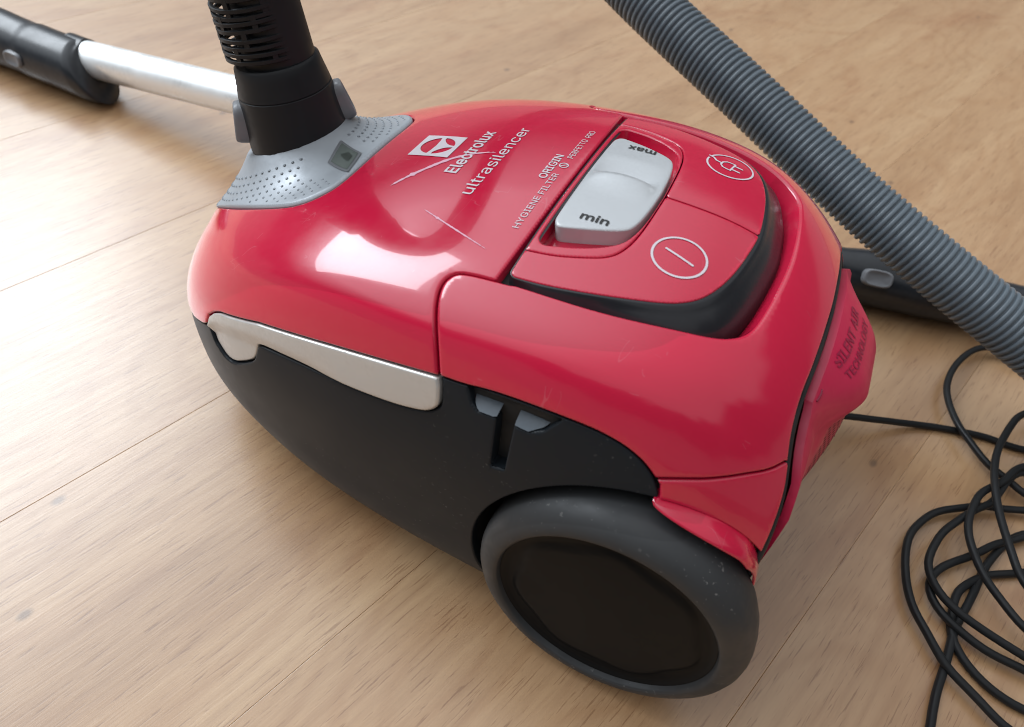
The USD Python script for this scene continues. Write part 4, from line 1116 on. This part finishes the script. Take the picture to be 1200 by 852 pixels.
# ------------------------------------------------------------------ mains cord
CORD = np.array([(0.0307,0.0699,0.0340),(0.0351,0.0721,0.0333),(0.0396,0.0743,0.0327),(0.0440,0.0766,0.0320),(0.0483,0.0790,0.0313),(0.0527,0.0813,0.0305),(0.0570,0.0838,0.0298),(0.0613,0.0863,0.0290),(0.0655,0.0888,0.0282),(0.0698,0.0914,0.0274),(0.0740,0.0939,0.0266),(0.0781,0.0966,0.0257),(0.0823,0.0992,0.0248),(0.0864,0.1019,0.0240),(0.0905,0.1046,0.0230),(0.0946,0.1073,0.0221),(0.0987,0.1101,0.0212),(0.1028,0.1128,0.0202),(0.1069,0.1156,0.0192),(0.1109,0.1183,0.0182),(0.1150,0.1210,0.0172),(0.1191,0.1238,0.0161),(0.1231,0.1265,0.0151),(0.1272,0.1292,0.0140),(0.1313,0.1319,0.0129),(0.1354,0.1346,0.0118),(0.1395,0.1373,0.0108),(0.1435,0.1400,0.0097),(0.1476,0.1427,0.0087),(0.1517,0.1454,0.0076),(0.1559,0.1480,0.0066),(0.1600,0.1506,0.0057),(0.1643,0.1532,0.0049),(0.1685,0.1557,0.0041),(0.1729,0.1580,0.0035),(0.1774,0.1602,0.0031),(0.1820,0.1621,0.0030),(0.1867,0.1639,0.0030),(0.1914,0.1656,0.0030),(0.1962,0.1671,0.0030),(0.2010,0.1686,0.0030),(0.2058,0.1700,0.0030),(0.2106,0.1714,0.0031),(0.2154,0.1727,0.0031),(0.2203,0.1739,0.0030),(0.2252,0.1747,0.0030),(0.2302,0.1752,0.0030),(0.2352,0.1754,0.0030),(0.2402,0.1756,0.0030),(0.2452,0.1761,0.0030),(0.2501,0.1770,0.0030),(0.2550,0.1784,0.0030),(0.2596,0.1802,0.0030),(0.2641,0.1824,0.0030),(0.2685,0.1848,0.0030),(0.2727,0.1875,0.0030),(0.2768,0.1905,0.0030),(0.2807,0.1936,0.0030),(0.2844,0.1969,0.0030),(0.2879,0.2005,0.0030),(0.2913,0.2042,0.0030),(0.2944,0.2082,0.0030),(0.2971,0.2123,0.0030),(0.2996,0.2167,0.0031),(0.3018,0.2212,0.0031),(0.3035,0.2259,0.0032),(0.3049,0.2307,0.0032),(0.3059,0.2356,0.0032),(0.3065,0.2406,0.0032),(0.3068,0.2456,0.0032),(0.3067,0.2506,0.0031),(0.3063,0.2556,0.0030),(0.3055,0.2605,0.0030),(0.3044,0.2654,0.0030),(0.3029,0.2702,0.0030),(0.3011,0.2748,0.0030),(0.2987,0.2792,0.0030),(0.2958,0.2833,0.0030),(0.2920,0.2866,0.0030),(0.2875,0.2886,0.0030),(0.2826,0.2890,0.0036),(0.2777,0.2882,0.0044),(0.2730,0.2867,0.0053),(0.2684,0.2849,0.0062),(0.2638,0.2830,0.0070),(0.2593,0.2812,0.0078),(0.2546,0.2796,0.0085),(0.2496,0.2789,0.0091),(0.2447,0.2796,0.0093),(0.2401,0.2815,0.0092),(0.2354,0.2832,0.0090),(0.2304,0.2835,0.0089),(0.2255,0.2825,0.0089),(0.2209,0.2805,0.0090),(0.2168,0.2777,0.0090),(0.2131,0.2743,0.0090),(0.2098,0.2705,0.0090),(0.2070,0.2664,0.0090),(0.2043,0.2621,0.0090),(0.2020,0.2577,0.0090),(0.1998,0.2532,0.0090),(0.1978,0.2486,0.0090),(0.1960,0.2440,0.0090),(0.1943,0.2392,0.0090),(0.1929,0.2344,0.0090),(0.1916,0.2296,0.0090),(0.1905,0.2247,0.0090),(0.1897,0.2198,0.0090),(0.1891,0.2148,0.0090),(0.1887,0.2098,0.0090),(0.1888,0.2048,0.0090),(0.1893,0.1998,0.0090),(0.1902,0.1949,0.0090),(0.1914,0.1900,0.0090),(0.1929,0.1852,0.0090),(0.1946,0.1805,0.0090),(0.1965,0.1759,0.0090),(0.1987,0.1714,0.0090),(0.2011,0.1670,0.0090),(0.2039,0.1629,0.0090),(0.2070,0.1589,0.0090),(0.2101,0.1550,0.0090),(0.2132,0.1510,0.0090),(0.2162,0.1471,0.0090),(0.2195,0.1433,0.0090),(0.2232,0.1399,0.0090),(0.2273,0.1370,0.0090),(0.2318,0.1347,0.0090),(0.2363,0.1326,0.0090),(0.2407,0.1302,0.0090),(0.2448,0.1274,0.0090),(0.2494,0.1253,0.0090),(0.2542,0.1240,0.0090),(0.2591,0.1232,0.0090),(0.2641,0.1230,0.0089),(0.2691,0.1232,0.0089),(0.2741,0.1238,0.0089),(0.2790,0.1250,0.0090),(0.2837,0.1267,0.0090),(0.2882,0.1289,0.0090),(0.2923,0.1318,0.0091),(0.2960,0.1351,0.0092),(0.2993,0.1389,0.0092),(0.3022,0.1430,0.0093),(0.3047,0.1473,0.0093),(0.3069,0.1518,0.0093),(0.3087,0.1565,0.0093),(0.3102,0.1612,0.0093),(0.3114,0.1661,0.0092),(0.3123,0.1710,0.0092),(0.3129,0.1760,0.0090),(0.3133,0.1810,0.0089),(0.3135,0.1860,0.0087),(0.3134,0.1910,0.0085),(0.3131,0.1960,0.0083),(0.3126,0.2010,0.0082),(0.3118,0.2059,0.0080),(0.3107,0.2108,0.0078),(0.3093,0.2156,0.0077),(0.3075,0.2203,0.0077),(0.3052,0.2247,0.0078),(0.3021,0.2287,0.0080),(0.2982,0.2317,0.0084),(0.2936,0.2333,0.0091),(0.2887,0.2331,0.0101),(0.2839,0.2318,0.0111),(0.2795,0.2298,0.0121),(0.2752,0.2273,0.0132),(0.2712,0.2246,0.0142),(0.2673,0.2216,0.0152),(0.2635,0.2184,0.0161),(0.2599,0.2151,0.0171),(0.2563,0.2117,0.0180),(0.2529,0.2082,0.0188),(0.2495,0.2046,0.0196),(0.2463,0.2008,0.0203),(0.2431,0.1970,0.0210),(0.2402,0.1929,0.0214),(0.2376,0.1887,0.0215),(0.2355,0.1841,0.0213),(0.2338,0.1794,0.0210),(0.2321,0.1747,0.0209),(0.2305,0.1700,0.0208),(0.2290,0.1652,0.0209),(0.2275,0.1604,0.0209),(0.2261,0.1556,0.0210),(0.2248,0.1508,0.0210),(0.2237,0.1459,0.0210),(0.2228,0.1409,0.0210),(0.2221,0.1360,0.0210),(0.2217,0.1310,0.0210),(0.2214,0.1260,0.0210),(0.2213,0.1210,0.0210),(0.2214,0.1160,0.0210),(0.2217,0.1110,0.0210),(0.2221,0.1060,0.0210),(0.2226,0.1010,0.0210),(0.2232,0.0960,0.0210),(0.2240,0.0911,0.0210),(0.2249,0.0862,0.0210),(0.2259,0.0813,0.0210),(0.2271,0.0764,0.0210),(0.2284,0.0716,0.0210),(0.2298,0.0667,0.0210),(0.2312,0.0619,0.0210),(0.2326,0.0571,0.0210),(0.2341,0.0523,0.0210),(0.2355,0.0476,0.0210),(0.2371,0.0428,0.0210),(0.2391,0.0382,0.0210),(0.2417,0.0339,0.0210),(0.2448,0.0300,0.0210),(0.2482,0.0264,0.0210),(0.2520,0.0231,0.0210),(0.2561,0.0203,0.0210),(0.2607,0.0181,0.0210),(0.2656,0.0171,0.0210),(0.2705,0.0175,0.0210),(0.2752,0.0192,0.0209),(0.2794,0.0219,0.0209),(0.2832,0.0252,0.0209),(0.2865,0.0289,0.0208),(0.2895,0.0330,0.0208),(0.2921,0.0372,0.0208),(0.2944,0.0417,0.0208),(0.2965,0.0462,0.0208),(0.2983,0.0509,0.0209),(0.2999,0.0557,0.0209),(0.3012,0.0605,0.0210),(0.3023,0.0654,0.0211),(0.3031,0.0703,0.0211),(0.3037,0.0753,0.0212),(0.3041,0.0803,0.0213),(0.3043,0.0853,0.0214),(0.3043,0.0903,0.0216),(0.3041,0.0953,0.0216),(0.3036,0.1003,0.0217),(0.3030,0.1052,0.0218),(0.3021,0.1102,0.0219),(0.3009,0.1150,0.0219),(0.2995,0.1199,0.0219),(0.2978,0.1246,0.0219),(0.2958,0.1291,0.0218),(0.2933,0.1335,0.0217),(0.2905,0.1376,0.0215),(0.2871,0.1413,0.0212),(0.2833,0.1445,0.0208),(0.2789,0.1469,0.0203),(0.2743,0.1486,0.0197),(0.2694,0.1496,0.0191),(0.2645,0.1500,0.0184),(0.2595,0.1496,0.0177),(0.2547,0.1486,0.0171),(0.2500,0.1470,0.0165),(0.2456,0.1446,0.0160),(0.2419,0.1412,0.0157),(0.2389,0.1372,0.0156),(0.2365,0.1328,0.0157),(0.2344,0.1283,0.0159),(0.2321,0.1239,0.0160),(0.2294,0.1196,0.0161),(0.2264,0.1156,0.0161),(0.2233,0.1117,0.0161),(0.2201,0.1078,0.0160),(0.2172,0.1038,0.0160),(0.2147,0.0994,0.0160),(0.2128,0.0948,0.0160),(0.2114,0.0900,0.0160),(0.2101,0.0851,0.0160),(0.2090,0.0803,0.0160),(0.2081,0.0753,0.0160),(0.2075,0.0703,0.0160),(0.2074,0.0653,0.0160),(0.2077,0.0604,0.0160),(0.2086,0.0554,0.0160),(0.2099,0.0506,0.0160),(0.2115,0.0458,0.0160),(0.2133,0.0412,0.0160),(0.2153,0.0366,0.0160),(0.2176,0.0321,0.0160),(0.2202,0.0279,0.0160),(0.2233,0.0239,0.0160),(0.2266,0.0202,0.0160),(0.2301,0.0165,0.0160),(0.2335,0.0129,0.0160),(0.2371,0.0094,0.0160),(0.2409,0.0061,0.0160),(0.2450,0.0033,0.0160),(0.2494,0.0009,0.0160),(0.2541,-0.0010,0.0160),(0.2589,-0.0022,0.0161),(0.2639,-0.0028,0.0161),(0.2689,-0.0025,0.0160),(0.2738,-0.0015,0.0160),(0.2784,0.0003,0.0160),(0.2828,0.0027,0.0159),(0.2870,0.0055,0.0158),(0.2908,0.0087,0.0158),(0.2944,0.0122,0.0157),(0.2978,0.0159,0.0157),(0.3009,0.0199,0.0156),(0.3037,0.0240,0.0156),(0.3063,0.0283,0.0156),(0.3086,0.0328,0.0156),(0.3106,0.0373,0.0157),(0.3122,0.0421,0.0158),(0.3136,0.0469,0.0159),(0.3145,0.0518,0.0160),(0.3151,0.0568,0.0162),(0.3153,0.0618,0.0164),(0.3151,0.0668,0.0166),(0.3145,0.0717,0.0168),(0.3136,0.0767,0.0170),(0.3123,0.0815,0.0172),(0.3106,0.0862,0.0174),(0.3086,0.0908,0.0174),(0.3063,0.0952,0.0174),(0.3035,0.0994,0.0174),(0.3004,0.1033,0.0171),(0.2968,0.1068,0.0168),(0.2928,0.1097,0.0162),(0.2885,0.1121,0.0154),(0.2838,0.1137,0.0143),(0.2791,0.1147,0.0132),(0.2742,0.1151,0.0120),(0.2694,0.1151,0.0107),(0.2646,0.1146,0.0094),(0.2598,0.1138,0.0083),(0.2550,0.1126,0.0072),(0.2503,0.1110,0.0064),(0.2457,0.1091,0.0060),(0.2412,0.1069,0.0061),(0.2368,0.1046,0.0064),(0.2322,0.1027,0.0066),(0.2274,0.1010,0.0066),(0.2228,0.0992,0.0065),(0.2183,0.0969,0.0065),(0.2142,0.0941,0.0065),(0.2102,0.0911,0.0065),(0.2062,0.0881,0.0065),(0.2021,0.0851,0.0065),(0.1981,0.0821,0.0065),(0.1942,0.0790,0.0065),(0.1906,0.0756,0.0065),(0.1873,0.0718,0.0065),(0.1844,0.0677,0.0065),(0.1818,0.0634,0.0065),(0.1794,0.0590,0.0065),(0.1772,0.0545,0.0065),(0.1753,0.0499,0.0065),(0.1739,0.0451,0.0065),(0.1729,0.0402,0.0065),(0.1725,0.0352,0.0065),(0.1723,0.0302,0.0065),(0.1724,0.0252,0.0065),(0.1727,0.0202,0.0065),(0.1733,0.0152,0.0065),(0.1740,0.0102,0.0065),(0.1750,0.0053,0.0065),(0.1762,0.0005,0.0065),(0.1778,-0.0043,0.0065),(0.1797,-0.0089,0.0065),(0.1821,-0.0133,0.0065),(0.1849,-0.0174,0.0065),(0.1880,-0.0214,0.0065),(0.1910,-0.0254,0.0065),(0.1939,-0.0295,0.0065),(0.1969,-0.0335,0.0065),(0.2000,-0.0374,0.0065),(0.2036,-0.0410,0.0065),(0.2075,-0.0440,0.0065),(0.2118,-0.0467,0.0065),(0.2161,-0.0492,0.0065),(0.2204,-0.0518,0.0065),(0.2246,-0.0544,0.0065),(0.2288,-0.0572,0.0065),(0.2331,-0.0598,0.0065),(0.2376,-0.0620,0.0065),(0.2424,-0.0634,0.0065),(0.2474,-0.0639,0.0065),(0.2523,-0.0635,0.0065),(0.2573,-0.0625,0.0065),(0.2620,-0.0610,0.0065),(0.2667,-0.0592,0.0065),(0.2712,-0.0569,0.0065),(0.2755,-0.0544,0.0065),(0.2796,-0.0516,0.0065),(0.2836,-0.0486,0.0065),(0.2874,-0.0453,0.0065),(0.2910,-0.0418,0.0066),(0.2944,-0.0381,0.0066),(0.2976,-0.0343,0.0066),(0.3006,-0.0303,0.0066),(0.3035,-0.0262,0.0067),(0.3062,-0.0219,0.0067),(0.3087,-0.0176,0.0067),(0.3110,-0.0132,0.0067),(0.3132,-0.0087,0.0067),(0.3152,-0.0041,0.0067),(0.3170,0.0006,0.0067),(0.3186,0.0053,0.0067),(0.3201,0.0101,0.0066),(0.3215,0.0149,0.0066),(0.3226,0.0198,0.0065),(0.3236,0.0247,0.0065),(0.3245,0.0297,0.0064),(0.3252,0.0346,0.0063),(0.3257,0.0396,0.0062),(0.3261,0.0446,0.0061),(0.3263,0.0496,0.0060),(0.3264,0.0546,0.0059),(0.3263,0.0596,0.0059),(0.3260,0.0646,0.0058),(0.3256,0.0696,0.0057),(0.3250,0.0746,0.0056),(0.3242,0.0795,0.0056),(0.3232,0.0844,0.0055),(0.3220,0.0893,0.0055),(0.3207,0.0941,0.0055),(0.3190,0.0988,0.0056),(0.3172,0.1035,0.0056),(0.3151,0.1080,0.0057),(0.3128,0.1125,0.0059),(0.3101,0.1167,0.0061),(0.3072,0.1208,0.0063),(0.3040,0.1246,0.0066),(0.3005,0.1282,0.0069),(0.2968,0.1315,0.0073),(0.2928,0.1346,0.0077),(0.2887,0.1373,0.0081),(0.2843,0.1397,0.0086),(0.2798,0.1418,0.0091),(0.2751,0.1435,0.0097),(0.2703,0.1448,0.0102),(0.2654,0.1456,0.0107),(0.2604,0.1458,0.0113),(0.2555,0.1452,0.0118),(0.2507,0.1438,0.0122),(0.2463,0.1414,0.0126),(0.2426,0.1381,0.0128),(0.2395,0.1341,0.0129),(0.2370,0.1298,0.0130),(0.2348,0.1253,0.0130),(0.2329,0.1207,0.0129),(0.2312,0.1160,0.0128),(0.2295,0.1112,0.0127),(0.2278,0.1065,0.0126),(0.2258,0.1019,0.0125),(0.2233,0.0976,0.0124),(0.2201,0.0938,0.0124),(0.2167,0.0901,0.0125),(0.2134,0.0863,0.0125),(0.2104,0.0823,0.0125),(0.2076,0.0782,0.0125),(0.2048,0.0740,0.0125),(0.2021,0.0698,0.0125),(0.1994,0.0656,0.0125),(0.1967,0.0614,0.0125),(0.1942,0.0570,0.0125),(0.1920,0.0525,0.0125),(0.1901,0.0479,0.0125),(0.1886,0.0431,0.0125),(0.1872,0.0383,0.0125),(0.1860,0.0334,0.0125),(0.1851,0.0285,0.0125),(0.1848,0.0235,0.0125),(0.1855,0.0186,0.0125),(0.1871,0.0138,0.0125),(0.1895,0.0094,0.0125),(0.1925,0.0055,0.0125),(0.1961,0.0020,0.0125),(0.2003,-0.0008,0.0125),(0.2047,-0.0032,0.0125),(0.2093,-0.0052,0.0125),(0.2140,-0.0068,0.0125),(0.2188,-0.0082,0.0125),(0.2237,-0.0095,0.0125),(0.2285,-0.0106,0.0125),(0.2334,-0.0117,0.0125),(0.2383,-0.0127,0.0125),(0.2432,-0.0137,0.0125),(0.2481,-0.0147,0.0125),(0.2531,-0.0156,0.0125),(0.2580,-0.0163,0.0125),(0.2630,-0.0167,0.0125),(0.2680,-0.0167,0.0125),(0.2730,-0.0162,0.0125),(0.2779,-0.0150,0.0125),(0.2826,-0.0132,0.0125),(0.2870,-0.0109,0.0125),(0.2911,-0.0080,0.0124),(0.2949,-0.0048,0.0124),(0.2984,-0.0012,0.0123),(0.3016,0.0027,0.0123),(0.3045,0.0067,0.0123),(0.3070,0.0110,0.0123),(0.3093,0.0155,0.0123),(0.3112,0.0201,0.0123),(0.3128,0.0249,0.0123),(0.3141,0.0297,0.0124),(0.3151,0.0346,0.0124),(0.3157,0.0396,0.0125),(0.3160,0.0446,0.0126),(0.3161,0.0496,0.0127),(0.3158,0.0546,0.0128),(0.3154,0.0596,0.0129),(0.3147,0.0645,0.0130),(0.3137,0.0695,0.0131),(0.3126,0.0743,0.0132),(0.3112,0.0792,0.0133),(0.3096,0.0839,0.0134),(0.3078,0.0886,0.0134),(0.3057,0.0931,0.0135),(0.3032,0.0975,0.0135),(0.3004,0.1016,0.0134),(0.2971,0.1054,0.0132),(0.2932,0.1085,0.0130),(0.2887,0.1106,0.0125),(0.2838,0.1110,0.0119),(0.2790,0.1098,0.0112),(0.2745,0.1076,0.0104),(0.2704,0.1049,0.0097),(0.2665,0.1018,0.0090),(0.2628,0.0985,0.0083),(0.2592,0.0951,0.0077),(0.2557,0.0916,0.0071),(0.2522,0.0880,0.0067),(0.2486,0.0846,0.0063),(0.2449,0.0811,0.0061),(0.2412,0.0778,0.0061),(0.2374,0.0745,0.0062),(0.2337,0.0712,0.0064),(0.2302,0.0676,0.0065),(0.2269,0.0639,0.0066),(0.2237,0.0600,0.0066),(0.2205,0.0561,0.0065),(0.2172,0.0523,0.0065),(0.2139,0.0486,0.0065),(0.2104,0.0450,0.0065),(0.2069,0.0415,0.0065),(0.2034,0.0379,0.0065),(0.2000,0.0341,0.0065),(0.1969,0.0303,0.0065),(0.1941,0.0261,0.0065),(0.1917,0.0217,0.0065),(0.1901,0.0170,0.0065),(0.1894,0.0120,0.0065),(0.1900,0.0071,0.0065),(0.1919,0.0024,0.0065),(0.1947,-0.0017,0.0065),(0.1983,-0.0052,0.0065),(0.2024,-0.0080,0.0065),(0.2068,-0.0105,0.0065),(0.2113,-0.0127,0.0065),(0.2159,-0.0147,0.0065),(0.2206,-0.0164,0.0065),(0.2254,-0.0177,0.0065),(0.2304,-0.0185,0.0065),(0.2353,-0.0189,0.0065),(0.2403,-0.0190,0.0065),(0.2454,-0.0191,0.0065),(0.2504,-0.0194,0.0065),(0.2554,-0.0197,0.0065),(0.2604,-0.0200,0.0065),(0.2654,-0.0200,0.0065),(0.2704,-0.0196,0.0065),(0.2753,-0.0187,0.0065),(0.2801,-0.0173,0.0065),(0.2847,-0.0154,0.0065),(0.2890,-0.0128,0.0065),(0.2930,-0.0098,0.0065),(0.2967,-0.0065,0.0064),(0.3001,-0.0028,0.0064),(0.3032,0.0011,0.0064),(0.3060,0.0053,0.0064),(0.3084,0.0097,0.0064),(0.3105,0.0143,0.0064),(0.3122,0.0190,0.0064),(0.3134,0.0238,0.0064),(0.3142,0.0288,0.0064),(0.3144,0.0338,0.0065),(0.3140,0.0388,0.0065),(0.3131,0.0437,0.0066),(0.3116,0.0484,0.0067),(0.3096,0.0530,0.0068),(0.3071,0.0574,0.0069),(0.3043,0.0615,0.0069),(0.3010,0.0653,0.0070),(0.2973,0.0687,0.0070),(0.2932,0.0715,0.0069),(0.2886,0.0736,0.0067),(0.2838,0.0747,0.0064),(0.2788,0.0744,0.0060),(0.2741,0.0730,0.0055),(0.2696,0.0707,0.0050),(0.2654,0.0681,0.0044),(0.2614,0.0651,0.0040),(0.2574,0.0621,0.0035),(0.2535,0.0590,0.0032),(0.2494,0.0561,0.0030),(0.2452,0.0534,0.0030),(0.2409,0.0508,0.0030),(0.2366,0.0482,0.0030),(0.2324,0.0455,0.0030),(0.2283,0.0426,0.0031),(0.2246,0.0393,0.0032),(0.2212,0.0356,0.0031),(0.2180,0.0318,0.0031),(0.2149,0.0278,0.0031),(0.2121,0.0236,0.0031),(0.2098,0.0192,0.0031),(0.2083,0.0145,0.0031),(0.2074,0.0095,0.0031),(0.2069,0.0045,0.0031),(0.2064,-0.0004,0.0031),(0.2060,-0.0054,0.0031),(0.2062,-0.0104,0.0031),(0.2071,-0.0153,0.0031),(0.2089,-0.0200,0.0031),(0.2115,-0.0243,0.0031),(0.2145,-0.0283,0.0031),(0.2181,-0.0318,0.0031),(0.2220,-0.0349,0.0031),(0.2263,-0.0376,0.0031),(0.2308,-0.0398,0.0031),(0.2355,-0.0415,0.0031),(0.2403,-0.0427,0.0031),(0.2453,-0.0435,0.0031),(0.2503,-0.0438,0.0031),(0.2553,-0.0439,0.0031),(0.2603,-0.0437,0.0031),(0.2652,-0.0432,0.0031),(0.2702,-0.0423,0.0031),(0.2750,-0.0410,0.0031),(0.2797,-0.0392,0.0031),(0.2841,-0.0369,0.0031),(0.2883,-0.0341,0.0031),(0.2921,-0.0309,0.0031),(0.2957,-0.0274,0.0031),(0.2989,-0.0235,0.0031),(0.3018,-0.0194,0.0031),(0.3044,-0.0152,0.0031),(0.3067,-0.0107,0.0031),(0.3087,-0.0061,0.0031),(0.3105,-0.0014,0.0031),(0.3120,0.0033,0.0031),(0.3132,0.0082,0.0031),(0.3142,0.0131,0.0031),(0.3149,0.0180,0.0031),(0.3154,0.0230,0.0031),(0.3157,0.0280,0.0031),(0.3157,0.0330,0.0031),(0.3155,0.0380,0.0031),(0.3151,0.0430,0.0031),(0.3145,0.0480,0.0031),(0.3138,0.0530,0.0031),(0.3128,0.0579,0.0031),(0.3116,0.0627,0.0031),(0.3103,0.0676,0.0031),(0.3087,0.0723,0.0031),(0.3069,0.0770,0.0031),(0.3048,0.0815,0.0031),(0.3024,0.0860,0.0031),(0.2997,0.0902,0.0031),(0.2967,0.0941,0.0031),(0.2931,0.0976,0.0031),(0.2890,0.1005,0.0031),(0.2844,0.1023,0.0031),(0.2794,0.1031,0.0031),(0.2744,0.1028,0.0031),(0.2695,0.1016,0.0030),(0.2649,0.0999,0.0030),(0.2604,0.0976,0.0030),(0.2562,0.0949,0.0030),(0.2522,0.0918,0.0030),(0.2486,0.0884,0.0030),(0.2453,0.0846,0.0030),(0.2423,0.0806,0.0030),(0.2397,0.0763,0.0030),(0.2373,0.0719,0.0030),(0.2350,0.0675,0.0030),(0.2328,0.0630,0.0030),(0.2307,0.0584,0.0030),(0.2287,0.0538,0.0030),(0.2269,0.0492,0.0030),(0.2253,0.0444,0.0030),(0.2238,0.0396,0.0030),(0.2225,0.0348,0.0030),(0.2213,0.0299,0.0030),(0.2200,0.0251,0.0030),(0.2186,0.0203,0.0030),(0.2171,0.0155,0.0030),(0.2156,0.0107,0.0030),(0.2140,0.0060,0.0030),(0.2125,0.0012,0.0030),(0.2109,-0.0035,0.0030),(0.2095,-0.0083,0.0030),(0.2083,-0.0132,0.0030),(0.2074,-0.0181,0.0030),(0.2067,-0.0231,0.0030),(0.2060,-0.0281,0.0030),(0.2053,-0.0330,0.0030),(0.2045,-0.0380,0.0030),(0.2035,-0.0429,0.0030),(0.2025,-0.0478,0.0030),(0.2015,-0.0527,0.0030),(0.2006,-0.0576,0.0030),(0.1999,-0.0626,0.0030),(0.1994,-0.0675,0.0030),(0.1989,-0.0725,0.0030),(0.1986,-0.0775,0.0030),(0.1982,-0.0825,0.0030),(0.1978,-0.0875,0.0030),(0.1975,-0.0925,0.0030),(0.1973,-0.0975,0.0030),(0.1973,-0.1025,0.0030),(0.1976,-0.1075,0.0030),(0.1983,-0.1125,0.0030),(0.1995,-0.1173,0.0030),(0.2012,-0.1221,0.0030),(0.2034,-0.1265,0.0030),(0.2061,-0.1308,0.0030)])
cord = tube(CORD, .0027, 12)
m = usdkit.mesh(stage, free('/World/power_cord'), cord, M['cord'], smooth=True)
tag(m.GetPrim(), 'thin black mains cord coiled in loose loops on the floor right of the vacuum', 'cord')
